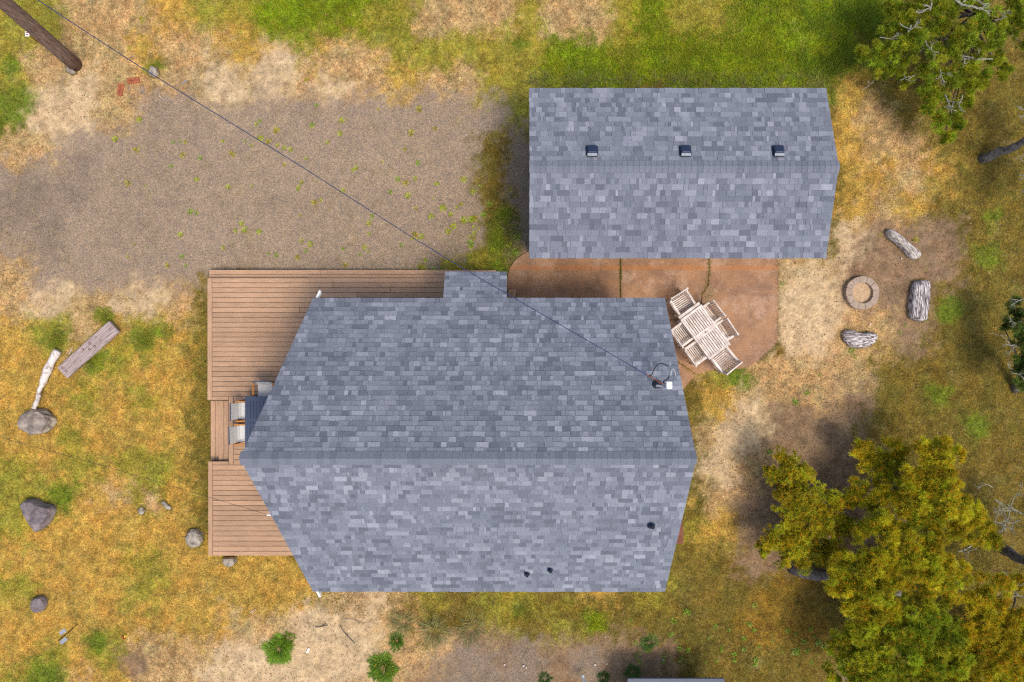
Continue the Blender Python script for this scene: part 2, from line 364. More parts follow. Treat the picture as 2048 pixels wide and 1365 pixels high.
# needles, crumbs and bits of straw lying about
k = 60000; X = RNG.uniform(-15.5, 15.5, k); Y = RNG.uniform(-10.4, 10.4, k); m = outside(X, Y); X, Y = X[m], Y[m]
_, W = zone_col(X, Y); m = RNG.random(len(X)) < (.03 + W[:, 2] * .5 + W[:, 8] * .8 + W[:, 3] * .5 + W[:, 9] * .25) * (.35 + .9 * (fbm(X, Y, .8, 3, 41) > .0)); X, Y = X[m], Y[m]; k = len(X)
a = RNG.uniform(0, 6.28, k); Ls = np.where(RNG.random(k) < .25, RNG.uniform(.05, .13, k), RNG.uniform(.015, .045, k)); ws = np.where(Ls > .05, .006, .014); Zg = gz(X, Y) + .006
V = np.stack([np.stack([X - ws * np.sin(a), Y + ws * np.cos(a), Zg], 1), np.stack([X + ws * np.sin(a), Y - ws * np.cos(a), Zg], 1), np.stack([X + Ls * np.cos(a), Y + Ls * np.sin(a), Zg + .012], 1)], 1)
pal = np.array([alb((122, 88, 62)), alb((140, 106, 74)), alb((92, 72, 54)), alb((214, 184, 140)), alb((150, 120, 80))]); C = pal[RNG.choice(5, k, p=[.3, .25, .2, .15, .1])] * RNG.uniform(.7, 1.3, (k, 1))
tag(tri_mesh('litter', V, np.clip(C, .005, .9), M_leaf), 'dark needles, crumbs and straw scattered over bare ground', 'litter', kind='stuff')

# pebbles of the drive: real small stones
k = 26000; px = RNG.uniform(-20, 1050, k); py = RNG.uniform(190, 560, k); X = (px - 1024) * H / F; Y = (682.5 - py) * H / F
_, W = zone_col(X, Y); m = ((W[:, 0] + W[:, 1]) > .4) & outside(X, Y); X, Y = X[m], Y[m]; k = len(X)
r = RNG.uniform(.007, .016, k); a = RNG.uniform(0, 6.28, k); Zg = gz(X, Y)
ct = np.stack([X, Y, Zg + r * .9], 1); cor = []
for q in range(3):
    cor.append(np.stack([X + r * np.cos(a + q * 2.09) * RNG.uniform(.7, 1.4, k), Y + r * np.sin(a + q * 2.09), Zg - .003], 1))
V = np.concatenate([np.stack([ct, cor[i], cor[(i + 1) % 3]], 1) for i in range(3)])
c = np.array(alb((178, 160, 142))) * RNG.uniform(.45, 1.55, k)[:, None]; c[:, 2] *= RNG.uniform(.8, 1.2, k)
tag(tri_mesh('gravel', V, np.clip(np.concatenate([c] * 3), 0, .8), M_leaf), 'loose pebbles scattered over the drive', 'gravel', kind='stuff')

# ------------------------------------------------------------------ materials
shade_rgb = [(108, 112, 122), (116, 120, 130), (124, 128, 138), (132, 136, 146), (141, 144, 154), (150, 153, 162), (160, 162, 171)]
M_sh = [mat('shingle_grade_%d' % i, alb(c_, .80), .95, .30, 70, bump=.35, bscale=160, spec=.15, wear=.07, wstr=(1.3, .55, 1)) for i, c_ in enumerate(shade_rgb)]
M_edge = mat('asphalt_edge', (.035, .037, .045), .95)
M_under = mat('roof_underlay', (.06, .065, .08), .95)
M_white = mat('white_paint', (.8, .8, .78), .5, .05, 6)
M_siding = mat('siding_paint', alb((150, 156, 160), .9), .7, .08, 4)
M_deck = mat('composite_board', alb((198, 158, 124), .74), .75, .16, 5, obj_var=.13, stretch=(.5, 9, 9), bump=.25, bscale=12, spec=.25, wear=.12)
M_deckv = mat('composite_board_lengthwise', alb((198, 158, 124), .74), .75, .16, 5, obj_var=.13, stretch=(9, .5, 9), bump=.25, bscale=12, spec=.25, wear=.12)
M_trim = mat('composite_border', alb((200, 160, 130), .72), .75, .08, 5, obj_var=.05, stretch=(2, 2, 2))
M_underside = mat('dark_underside', (.05, .04, .035), .9)  # near-black: puts the shade of the deck gaps into the colour; bench supports too
M_teak = mat('silvered_teak', alb((244, 232, 220), .88), .8, .2, 5, obj_var=.08, bump=.2, c2=alb((200, 182, 168), .8))
M_drift = mat('driftwood', alb((228, 216, 206), .86), .9, .3, 4, c2=alb((150, 118, 106), .75), stretch=(3, 1.5, 2), bump=.6, bscale=8, mixpos=(.34, .5), detail=8)
M_log = mat('cracked_log', alb((226, 216, 212), .85), .95, .3, 4, c2=alb((84, 66, 62), .7), stretch=(9, 1.1, 4), bump=1., bscale=7, mixpos=(.40, .60))
M_log2 = mat('bleached_log', alb((224, 214, 208), .86), .95, .3, 5, c2=alb((88, 68, 62), .7), stretch=(1.3, 7, 3), bump=1., bscale=7, mixpos=(.42, .58), detail=8)
M_log3 = mat('split_driftwood', alb((208, 198, 188), .84), .95, .3, 5, c2=alb((92, 74, 66), .7), stretch=(1.3, 7, 3), bump=1., bscale=7, mixpos=(.38, .56), detail=8, rot=.73)
M_plank = mat('weathered_plank', alb((206, 186, 178), .82), .9, .3, 5, c2=alb((134, 112, 106), .75), stretch=(.6, 9, 4), bump=.5, bscale=9)
M_bark = mat('pine_bark', alb((150, 140, 132), .8), .95, .4, 9, c2=alb((78, 70, 66), .7), bump=1., bscale=14)
M_twig = mat('lichen_crust', alb((186, 184, 160), .8), .9, .3, 20, c2=alb((110, 104, 96), .8))
M_pole = mat('pole_timber', alb((158, 130, 112), .8), .9, .3, 5, c2=alb((84, 66, 60), .8), stretch=(9, 9, .6), bump=.8, bscale=8)
M_rock = mat('grey_boulder', alb((186, 170, 152), .85), .95, .25, 3.5, c2=alb((122, 110, 102), .75), bump=.9, bscale=12)
M_rock2 = mat('basalt_boulder', alb((154, 140, 138), .85), .95, .25, 4, c2=alb((100, 90, 92), .8), bump=.7, bscale=14)
M_rock3 = mat('speckled_stone', alb((186, 174, 156), .85), .95, .3, 4, c2=alb((104, 94, 88), .75), bump=.8, bscale=14, mixpos=(.36, .56), detail=9)
M_block = mat('concrete_block', alb((178, 156, 136), .78), .95, .2, 9, obj_var=.05, bump=.4)
M_wire = mat('cable_sheath', alb((50, 66, 108), .6), .6, .1)
M_black = mat('black_rubber', (.02, .022, .03), .6, .1)
M_ventcap = mat('blue_black_metal', alb((54, 68, 96), .6), .45, .12, 10, metal=.2)
M_galv = mat('galvanised_metal', alb((168, 172, 178), .7), .5, .1, 8)
M_rust = mat('rusty_metal', alb((150, 84, 50), .7), .8, .3, 14)
M_fabric = mat('grey_sling_fabric', alb((214, 212, 208), .9), .9, .05, 30)
M_arm = mat('oiled_arm_wood', alb((214, 140, 62), .75), .6, .15, 9)
M_table = mat('slate_metal_table', alb((78, 88, 110), .72), .55, .06, 9)
M_brick = mat('red_paver', alb((170, 98, 66), .8), .95, .3, 16, bump=.5)
M_redstep = mat('red_brown_timber', alb((132, 84, 62), .8), .9, .2, 9)

# ------------------------------------------------------------------ roofs
WID = [.07, .10, .13, .17, .22, .29]
def slope(root, A, U, Vd, Nn, nc, e, xl, xr, pool, seed, skip=None):
    """courses of shingle tabs; A eave origin, U along the eave, Vd up the slope, Nn normal; xl(v), xr(v) the two rakes"""
    rnd = random.Random(seed)
    for i in range(nc):
        v0 = i * e - (.012 if i == 0 else 0); v1 = min((i + 1) * e + .03, nc * e)
        L0, L1, R0, R1 = xl(v0), xl(v1), xr(v0), xr(v1)
        x = min(L0, L1); end = max(R0, R1); first = True
        while x < end - .02:
            wd = rnd.choice(WID); x2 = x + wd
            if end - x2 < .08: x2 = end
            tooth = rnd.random() < .55
            sh = min(6, max(0, int(rnd.gauss(3.6 if tooth else 2.4, 1.3)))); pr = .021 if tooth else .012
            a0 = max(x, L0); a1 = max(x, L1); b0 = min(x2, R0); b1 = min(x2, R1); g = .0015
            jit = rnd.uniform(-.003, .003); tap = rnd.uniform(-.008, .008)
            x = x2
            if b0 - a0 < .015 and b1 - a1 < .015: continue
            a1 = min(a1, b1); a0 = min(a0, b0)
            plain = a0 == a1 and b0 == b1
            q = [(a0 + g + (tap if plain else 0), v0 + jit, pr), (b0 - g, v0 + jit, pr), (b1 - g, v1, .004), (a1 + g, v1, .004)]
            pool.append((A, U, Vd, Nn, q, sh, i))
def build_shingles(root, pool, limit=300):
    def corners(t):
        A, U, Vd, Nn, q, sh, i = t
        top = [A + U * a + Vd * v + Nn * h for a, v, h in q]; bot = [A + U * a + Vd * v + Nn * (-.004) for a, v, h in q]
        return top, bot
    def size(t):
        top, bot = corners(t); z = top[0].z; return (top[1] - top[0]).length * (top[3] - top[0]).length / (H - z) ** 2
    order = sorted(range(len(pool)), key=lambda k: -size(pool[k])); singles = set(order[:limit])
    rest = MB(); sgn = root.location
    for k_, t in enumerate(pool):
        top, bot = corners(t)
        if k_ in singles:
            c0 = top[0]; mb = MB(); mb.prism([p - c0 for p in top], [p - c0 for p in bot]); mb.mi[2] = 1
            o = mb.build('shingle', [M_sh[t[5]], M_edge], root); o.location = c0 - root.location
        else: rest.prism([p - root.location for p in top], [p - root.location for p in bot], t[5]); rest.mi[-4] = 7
    o = rest.build('shingles', M_sh + [M_edge], root); o['kind'] = 'stuff'
def ridge_caps(root, x0, x1, y, z, tanU, half, e, seed):
    rnd = random.Random(seed); x = x0; 
    while x < x1:
        x2 = min(x + e + .02, x1 + .01); mb = MB(); s = .017
        dz = half * tanU
        t = [(0, half, -dz + s), (0, 0, s + .012), (0, -half, -dz + s)]
        L = x2 - x
        for (a, b_) in ((t[0], t[1]), (t[1], t[2])):
            p = [(0, b_[1], b_[2] + .010), (L, b_[1], b_[2]), (L, a[1], a[2]), (0, a[1], a[2] + .010)]
            mb.prism(p, [(q[0], q[1], q[2] - .012) for q in p])
        o = mb.build('ridge_cap', M_sh[rnd.choice([1, 2, 2, 2])], root); o.location = Vector((x, y, z)) - root.location
        x += e
# house
ZE, ZR, HY, HW = 2.9, 4.96, -2.675, 3.77
house = empty('house', (-.6, HY, 0), 0, 'large house with a steep grey shingle roof and wraparound brown deck', 'house')
HO = house.location
sl_len = math.hypot(HW, ZR - ZE); tanU = (ZR - ZE) / HW
XLE, XLR, XRE, XRR = P(626, 597, ZE).x, P(480, 917, ZR).x, P(1330, 597, ZE).x, P(1393, 914, ZR).x
xl = lambda v: XLE + (XLR - XLE) * v / sl_len; xr = lambda v: XRE + (XRR - XRE) * v / sl_len
# roof body
mb = MB(); t_ = .10
def rp_(x, y, z): return Vector((x, y, z)) - HO
eN, eS = HY + HW, HY - HW
top = [rp_(XLE, eS, ZE), rp_(XRE, eS, ZE), rp_(XRR, HY, ZR), rp_(XRE, eN, ZE), rp_(XLE, eN, ZE), rp_(XLR, HY, ZR)]
for idx in ((0, 1, 2, 5), (5, 2, 3, 4)):
    r4 = [top[i_] - Vector((0, 0, .003)) for i_ in idx]; mb.prism(r4, [p - Vector((0, 0, t_)) for p in r4])
mb.build('roof', M_under, house)
pool = []
UX = Vector((1, 0, 0)); cs, sn = HW / sl_len, (ZR - ZE) / sl_len
slope(house, Vector((0, eN, ZE)), UX, Vector((0, -cs, sn)), Vector((0, sn, cs)), 33, sl_len / 33, xl, xr, pool, 1)
slope(house, Vector((0, eS, ZE)), UX, Vector((0, cs, sn)), Vector((0, -sn, cs)), 33, sl_len / 33, xl, xr, pool, 2)
# porch roof, flatter, running out of the main slope
pz, py_ = 2.45, P(950, 545, 2.45).y; pxl, pxr = P(890, 545, 2.45).x, P(1014, 545, 2.45).x
pl = math.hypot(py_ - eN, ZE - pz); pc, ps = (py_ - eN) / pl, (ZE - pz) / pl
slope(house, Vector((0, py_, pz)), UX, Vector((0, -pc, ps)), Vector((0, ps, pc)), 7, pl / 7, lambda v: pxl, lambda v: pxr, pool, 3)
build_shingles(house, pool)
mb = MB(); r4 = [rp_(pxl, py_, pz - .003), rp_(pxl, eN, ZE - .003), rp_(pxr, eN, ZE - .003), rp_(pxr, py_, pz - .003)][::-1]
mb.prism(r4, [p - Vector((0, 0, .09)) for p in r4]); mb.build('porch_roof', M_under, house)
for x_ in (pxl + .12, pxr - .12):
    mb = MB(); q = rp_(x_, py_ - .15, .45); mb.box(q.x - .045, q.x + .045, q.y - .045, q.y + .045, .45, pz - .06); mb.build('porch_post', M_white, house)
ridge_caps(house, XLR - .01, XRR, HY, ZR, tanU, .155, .147, 5)
# bargeboards with tips that stick out past the eaves, fascias, gutterless
for (xe, xr_) in ((XLE, XLR), (XRE, XRR)):
    for ye in (eN, eS):
        a = Vector((xe, ye, ZE - .14)); r_ = Vector((xr_, HY, ZR - .14)); d = (a - r_).normalized()
        ext = .22 if xe < 0 else -.02
        mb = MB(); off = Vector((.07 if xe < 0 else -.07, 0, 0)); mb.beam(r_ + off - HO, a + off + d * ext - HO, .05, .16)
        mb.build('bargeboard', M_white, house)
for ye, sgn in ((eN, -1), (eS, 1)):
    mb = MB(); q0 = rp_(XLE + .1, ye + sgn * .03, ZE); q1 = rp_(XRE - .1, ye + sgn * .03, ZE); mb.box(q0.x, q1.x, q0.y - .015, q0.y + .015, ZE - .25, ZE - .11); mb.build('fascia', M_white, house)
# walls (gable ended)
wx0, wx1, wy0, wy1 = -4.72, 3.62, eS + .38, eN - .38
mb = MB()
zc = ZE + .38 * tanU - .13; zp = ZR - .13
ring = [(wy0, .0), (wy1, .0), (wy1, zc), (HY, zp), (wy0, zc)]
mb.add([rp_(wx0, y_, z_) for y_, z_ in ring] + [rp_(wx1, y_, z_) for y_, z_ in ring], [(0, 4, 3, 2, 1), (5, 6, 7, 8, 9)] + [(i_, (i_ + 1) % 5, (i_ + 1) % 5 + 5, i_ + 5) for i_ in range(5)])
mb.build('wall', M_siding, house)
# plumbing pipes on the south slope
def roof_pt(px, py):
    z = 4.
    for _ in range(12):
        q = P(px, py, z); z = ZR - abs(q.y - HY) * tanU
    return P(px, py, z)
def pipe(px, py, r, h):
    q = roof_pt(px, py)
    nrm = Vector((0, -sn, cs))
    mb = MB(); mb.tube([q + nrm * .005, q + nrm * .03], [r * 2.3, r * 2.2], 16); mb.tube([q + nrm * .02 , q + Vector((0, 0, .07))], [r * 1.7, r * 1.25], 16)
    fl = mb.build('pipe_collar', M_ventcap, house, True, loc=-HO)
    mb = MB(); mb.tube([q, q + Vector((0, 0, h))], r, 14, cap=False); mb.tube([q + Vector((0, 0, h - .03)), q + Vector((0, 0, h - .02))], r * .95, 14, 1)
    mb.build('vent_pipe', [M_ventcap, M_black], house, True, loc=-HO)
pipe(1302, 1050, .045, .22); pipe(1100, 1139, .034, .2); pipe(1054, 1147, .034, .2)
# service mast, weatherhead box and cable loops
q = roof_pt(1314, 771)
bx_ = P(1338, 771, 4.95)
ms = MB(); ms.tube([q, Vector((q.x + .03, q.y + .0, 4.55)), Vector((bx_.x - .02, bx_.y, 4.9))], .03, 10); mast = ms.build('service_mast', M_rust, house, True, loc=-HO)
ms = MB(); ms.tube([q + Vector((0, 0, .0)), q + Vector((0, 0, .05))], [.13, .1], 14); ms.build('mast_flashing', M_black, mast, True)
ms = MB(); ms.beam(P(1313, 772, 4.7), P(1334, 774, 4.85), .05, .04); ms.build('mast_bracket', M_galv, mast)
ms = MB(); c_ = bx_; ms.box(c_.x - .065, c_.x + .065, c_.y - .085, c_.y + .085, 4.86, 5.0); ms.build('weatherhead', M_white, mast, bevel=.01)
def curve_pts(ctrl, n_=10):
    c_ = [Vector(p) for p in ctrl]; out = []
    for i_ in range(len(c_) - 1):
        p0 = c_[max(i_ - 1, 0)]; p1 = c_[i_]; p2 = c_[i_ + 1]; p3 = c_[min(i_ + 2, len(c_) - 1)]
        for k_ in range(n_):
            t = k_ / n_; out.append(.5 * ((2 * p1) + (p2 - p0) * t + (2 * p0 - 5 * p1 + 4 * p2 - p3) * t * t + (3 * p1 - p0 - 3 * p2 + p3) * t ** 3))
    return out + [c_[-1]]
ms = MB(); ms.tube(curve_pts([P(1295, 751, 4.8), P(1303, 750, 4.7), P(1309, 738, 4.7), P(1318, 728, 4.7), P(1330, 729, 4.6), P(1336, 733, 4.35)], 6), .013, 6)
ms.tube(curve_pts([P(1334, 768, 4.8), P(1326, 765, 4.7), P(1335, 758, 4.75), P(1339, 749, 4.8), P(1341, 745, 4.8)], 6), .013, 6); ms.build('service_cable', M_black, mast, True)
ms = MB(); ms.tube([P(1340, 752, 4.8), P(1344, 737, 4.8)], .028, 8); ms.tube(curve_pts([P(1344, 737, 4.8), P(1349, 742, 4.78), P(1351, 752, 4.7)], 5), .017, 8); ms.build('drip_cap', M_galv, mast, True)
ms = MB(); ms.tube([P(1294, 750, 4.8), P(1326, 769, 4.82)], .012, 6); ms.build('guy_clamp', M_rust, mast)

# garage
GZ, GR = 2.5, 3.2
gN, gS = P(0, 178, GZ).y, P(0, 516, GZ).y; gM = (gN + gS) / 2; gh = (gN - gS) / 2
gx0, gx1 = P(1058, 0, GZ).x, P(1652, 0, GZ).x
garage = empty('garage', ((gx0 + gx1) / 2, gM, 0), 0, 'long low garage with grey shingle roof and three box vents', 'garage')
GO = garage.location; gl = math.hypot(gh, GR - GZ); gc_, gs_ = gh / gl, (GR - GZ) / gl
pool = []
slope(garage, Vector((0, gN, GZ)), UX, Vector((0, -gc_, gs_)), Vector((0, gs_, gc_)), 16, gl / 16, lambda v: gx0, lambda v: gx1 - .0, pool, 11)
slope(garage, Vector((0, gS, GZ)), UX, Vector((0, gc_, gs_)), Vector((0, -gs_, gc_)), 16, gl / 16, lambda v: gx0, lambda v: gx1 + .0, pool, 12)
build_shingles(garage, pool)
ridge_caps(garage, gx0 - .01, gx1 + .01, gM, GR, (GR - GZ) / gh, .155, .147, 15)
mb = MB()
for ya, yb in ((gS, gM), (gM, gN)):
    za, zb = (GZ, GR) if ya == gS else (GR, GZ)
    r4 = [Vector((gx0, ya, za)), Vector((gx1, ya, za)), Vector((gx1, yb, zb)), Vector((gx0, yb, zb))]; r4 = [p - GO - Vector((0, 0, .003)) for p in r4]
    mb.prism(r4, [p - Vector((0, 0, .1)) for p in r4])
mb.build('roof', M_under, garage)
mb = MB(); ring = [(gS + .38, 0), (gN - .15, 0), (gN - .15, GZ - .06), (gM, GR - .12), (gS + .38, GZ)]; a_, b_ = gx0 + .14, gx1 - .3
mb.add([Vector((a_, y_, z_)) - GO for y_, z_ in ring] + [Vector((b_, y_, z_)) - GO for y_, z_ in ring], [(0, 4, 3, 2, 1), (5, 6, 7, 8, 9)] + [(i_, (i_ + 1) % 5, (i_ + 1) % 5 + 5, i_ + 5) for i_ in range(5)])
mb.build('wall', M_siding, garage)
for ye, sgn in ((gS, 1), (gN, -1)):
    mb = MB(); mb.box(gx0 + .02 - GO.x, gx1 - .02 - GO.x, ye + sgn * .03 - GO.y - .012, ye + sgn * .03 - GO.y + .012, GZ - .22, GZ - .10); mb.build('fascia', M_white, garage)
for px in (1184, 1371, 1557):
    q = P(px, 303, 3.12); q.z = GR - abs(q.y - gM) * (GR - GZ) / gh
    mb = MB(); mb.box(-.16, .16, -.12, .16, .012, .024); v_ = mb.build('roof_vent', M_ventcap, garage); v_.location = q - GO; v_.rotation_euler.x = -math.atan2(GR - GZ, gh)
    mb = MB(); mb.prism([(-.105, -.085, .13), (.105, -.085, .13), (.115, .12, .12), (-.115, .12, .12)], [(-.13, -.12, .05), (.13, -.12, .05), (.14, .155, .035), (-.14, .155, .035)])
    mb.build('vent_cap', M_ventcap, v_, bevel=.015)
    mb = MB(); mb.prism([(-.125, -.165, .085), (.125, -.165, .085), (.12, -.105, .105), (-.12, -.105, .105)], [(-.11, -.165, .06), (.11, -.165, .06), (.11, -.105, .06), (-.11, -.105, .06)]); mb.build('vent_hood_lip', M_galv, v_)
    mb = MB(); mb.box(-.12, .12, -.172, -.15, .024, .06); mb.build('vent_screen', M_black, v_)

# ------------------------------------------------------------------ deck
ZD = .45
deck = empty('deck', P(560, 760, 0), 0, 'brown composite board deck wrapped round the house corner', 'deck')
DO = deck.location
def board(px0, px1, py0, py1, z=ZD, m=None, name='board', th=.026):
    a = P(px0, py1, z) ; b = P(px1, py0, z); g = .0055
    mb = MB(); hx, hy = (b.x - a.x) / 2 - g, (b.y - a.y) / 2 - g
    mb.box(-hx, hx, -hy, hy, -th, 0)
    o = mb.build(name, m or (M_deck if hx > hy else M_deckv), deck, bevel=.003); o.location = Vector(((a.x + b.x) / 2, (a.y + b.y) / 2, z)) - DO
    return o
rd = random.Random(3)
def row(px0, px1, y0, y1):
    x = px0
    cuts = [c_ for c_ in [rd.uniform(px0 + 150, px1 - 60)] if px1 - px0 > 300]
    for c_ in cuts + [px1]: board(x, c_, y0, y1); x = c_
y = 566.
nrow = 23; p_ = (793 - 566) / nrow
for i_ in range(nrow):
    y0 = 566 + i_ * p_; right = 1015 if y0 + p_ < 632 else 706
    row(424, right, y0, y0 + p_)
board(414.5, 424, 556.5, 801, m=M_deckv, name='border_board'); board(424, 1015, 556.5, 566, name='border_board')
board(424, 457, 793, 801, name='border_board'); board(457, 467, 793, 930.5, name='border_board')
board(425, 457, 923, 930.5, name='border_board'); board(416, 425, 923, 1112, name='border_board')
board(425, 706, 1103, 1112, name='border_board')
nr = 13; p_ = (930.5 - 793) / nr
for i_ in range(nr): board(467, 706, 793 + i_ * p_, 793 + (i_ + 1) * p_)
nr = 17; p_ = (1103 - 930.5) / nr
for i_ in range(nr): board(425, 706, 930.5 + i_ * p_, 930.5 + (i_ + 1) * p_)
# long step on the north side, and the two treads in the notch
board(418, 640, 540, 549, .26, name='step_board'); board(640, 992, 540, 549, .26, name='step_board'); board(418, 992, 549, 557.5, .26, name='step_board')
for x0_, x1_, z_ in ((421, 430.5, .15), (430.5, 440, .15), (437, 447.5, .30), (447.5, 457, .30)): board(x0_, x1_, 801.5, 922.5, z_, name='step_board')
board(1016, 1023.5, 579, 597, .28, name='step_board'); board(1023.5, 1032, 579, 597, .28, name='step_board')
mb = MB()
def under(px0, px1, py0, py1, z1, z=ZD):
    a = P(px0, py1, z) - DO; b = P(px1, py0, z) - DO; mb.box(a.x, b.x, a.y, b.y, -.03, z1)
under(416, 1013, 558, 800, ZD - .03); under(466, 706, 800.3, 924, ZD - .03); under(417.5, 706, 924.3, 1110.5, ZD - .03)
under(419, 991, 541, 557.7, .26 - .03, .26); under(422, 465.7, 801, 923.5, .12, .3); under(438, 465.6, 801.2, 923.2, .27, .3); under(1013.3, 1031, 580, 597, .25, .28)
mb.build('gap_shade_body', M_underside, deck)  # solid dark boxes below the boards, coloured to make the gaps look shaded
for (a_, b_, c_, d_) in ((415.2, 416, 557, 800), (416.6, 417.4, 924, 1111), ):
    mb = MB(); q0 = P(a_, d_, ZD) - DO; q1 = P(b_, c_, ZD) - DO; mb.box(q0.x, q1.x, q0.y, q1.y, .0, ZD - .03); mb.build('skirt_board', M_trim, deck)
mb = MB(); q0 = P(417, 1111.6, ZD) - DO; q1 = P(706, 1110.8, ZD) - DO; mb.box(q0.x, q1.x, q0.y, q1.y, .0, ZD - .03); mb.build('skirt_board', M_trim, deck)

# ------------------------------------------------------------------ patio
mp_ = bpy.data.materials.new('rust_stained_concrete'); mp_.use_nodes = True; n = mp_.node_tree.nodes; l = mp_.node_tree.links; b = n['Principled BSDF']; b.inputs['Roughness'].default_value = .9
tc = n.new('ShaderNodeTexCoord')
a1 = nz(1.6, 6, .7); a2 = nz(5, 8, .78); a3 = nz(1.4, 7, .76); a4 = nz(30, 4, .8)
base = mixc(mr(a1.outputs[0], .36, .62, 0, 1), alb((150, 114, 88), .74), alb((184, 138, 100), .76))
base = mixc(mr(a3.outputs[0], .5, .64, 0, .75), base, alb((198, 162, 134), .78))
base = mixc(mr(a2.outputs[0], .54, .74, 0, .65), base, alb((198, 132, 76), .76))
# orange drip line under the garage eave: iron stain with its own place on the slab
sx = n.new('ShaderNodeSeparateXYZ'); l.new(tc.outputs['Object'], sx.inputs[0])
ma = n.new('ShaderNodeMath'); ma.operation = 'SUBTRACT'; l.new(sx.outputs[1], ma.inputs[0]); ma.inputs[1].default_value = P(0, 536, .03).y
mb2 = n.new('ShaderNodeMath'); mb2.operation = 'ABSOLUTE'; l.new(ma.outputs[0], mb2.inputs[0])
md = n.new('ShaderNodeMath'); md.operation = 'MULTIPLY'; l.new(mr(mb2.outputs[0], .01, .11, .6, 0), md.inputs[0]); l.new(mr(a2.outputs[0], .3, .6, .3, 1), md.inputs[1])
base = mixc(md.outputs[0], base, alb((196, 118, 46), .8))
base = mixc(1., base, mr(a4.outputs[0], .34, .66, .62, 1.38), 'MULTIPLY')
l.new(base, b.inputs['Base Color'])
bpn = n.new('ShaderNodeBump'); bpn.inputs['Strength'].default_value = .3; bpn.inputs['Distance'].default_value = .01; l.new(a2.outputs[0], bpn.inputs['Height']); l.new(bpn.outputs[0], b.inputs['Normal'])
patio = tag(bpy.data.objects.new('patio', None), 'rust stained brown concrete patio between garage and house', kind='structure'); COL.objects.link(patio)
def slab(pts):
    mb = MB(); r_ = [P(x_, y_, .035) for x_, y_ in pts][::-1]
    if sum((r_[i_].x * r_[(i_ + 1) % len(r_)].y - r_[(i_ + 1) % len(r_)].x * r_[i_].y) for i_ in range(len(r_))) < 0: r_ = r_[::-1]
    mb.prism(r_, [p - Vector((0, 0, .12)) for p in r_]); return mb.build('slab', mp_, patio, bevel=.006)
slab([(1240, 500), (1066, 500), (1048, 507), (1030, 521), (1019, 537), (1015, 555), (1014, 640), (1240, 640)])
slab([(1242, 500), (1417, 500), (1417.5, 540), (1415, 570), (1403, 590), (1402, 605), (1400, 640), (1242, 640)])
slab([(1418.5, 500), (1557, 500), (1557.5, 600), (1556, 680), (1545, 700), (1522, 718), (1500, 733), (1480, 738), (1440, 738), (1392, 748), (1355, 722), (1330, 700), (1242, 700), (1242, 641), (1401, 641), (1403, 606), (1405, 590), (1417, 571), (1419, 540)])
slab([(1352, 722), (1391, 750), (1378, 765), (1368, 778), (1340, 778), (1330, 702)])
# dry blown sand caught in the joint and corner
def weedpatch(pts, k, L0, L1, col, sp): 
    i_ = RNG.integers(0, len(pts) - 1, k); t = RNG.random(k); A = np.array(pts, float)
    p = A[i_] * (1 - t[:, None]) + A[i_ + 1] * t[:, None] + RNG.normal(0, sp, (k, 2))
    X = (p[:, 0] - 1024) * (H - .035) / F; Y = (682.5 - p[:, 1]) * (H - .035) / F
    c = np.array(alb(col)) * RNG.uniform(.6, 1.4, k)[:, None]
    return blades(X, Y, np.full(k, .034), RNG.uniform(L0, L1, k), RNG.uniform(.008, .016, k), RNG.uniform(.6, .97, k), c), c
pp = [weedpatch([(1241, 517), (1241, 590)], 260, .02, .05, (140, 130, 50), 1.5), weedpatch([(1241, 540), (1241, 560)], 120, .03, .06, (120, 120, 30), 2),
      weedpatch([(1418, 517), (1418, 545), (1415, 570), (1404, 590)], 420, .02, .06, (170, 150, 80), 2.5), weedpatch([(1424, 575), (1420, 590), (1410, 600)], 500, .02, .05, (206, 180, 130), 4),
      weedpatch([(1352, 722), (1391, 750)], 200, .02, .06, (190, 165, 90), 2), weedpatch([(1557, 520), (1557, 690), (1520, 722)], 900, .02, .07, (170, 150, 90), 3)]
tag(tri_mesh('joint_weeds', np.concatenate([q[0] for q in pp]), np.concatenate([q[1] for q in pp]), M_leaf), 'dry weeds growing in the patio slab joints', 'weeds', kind='stuff')

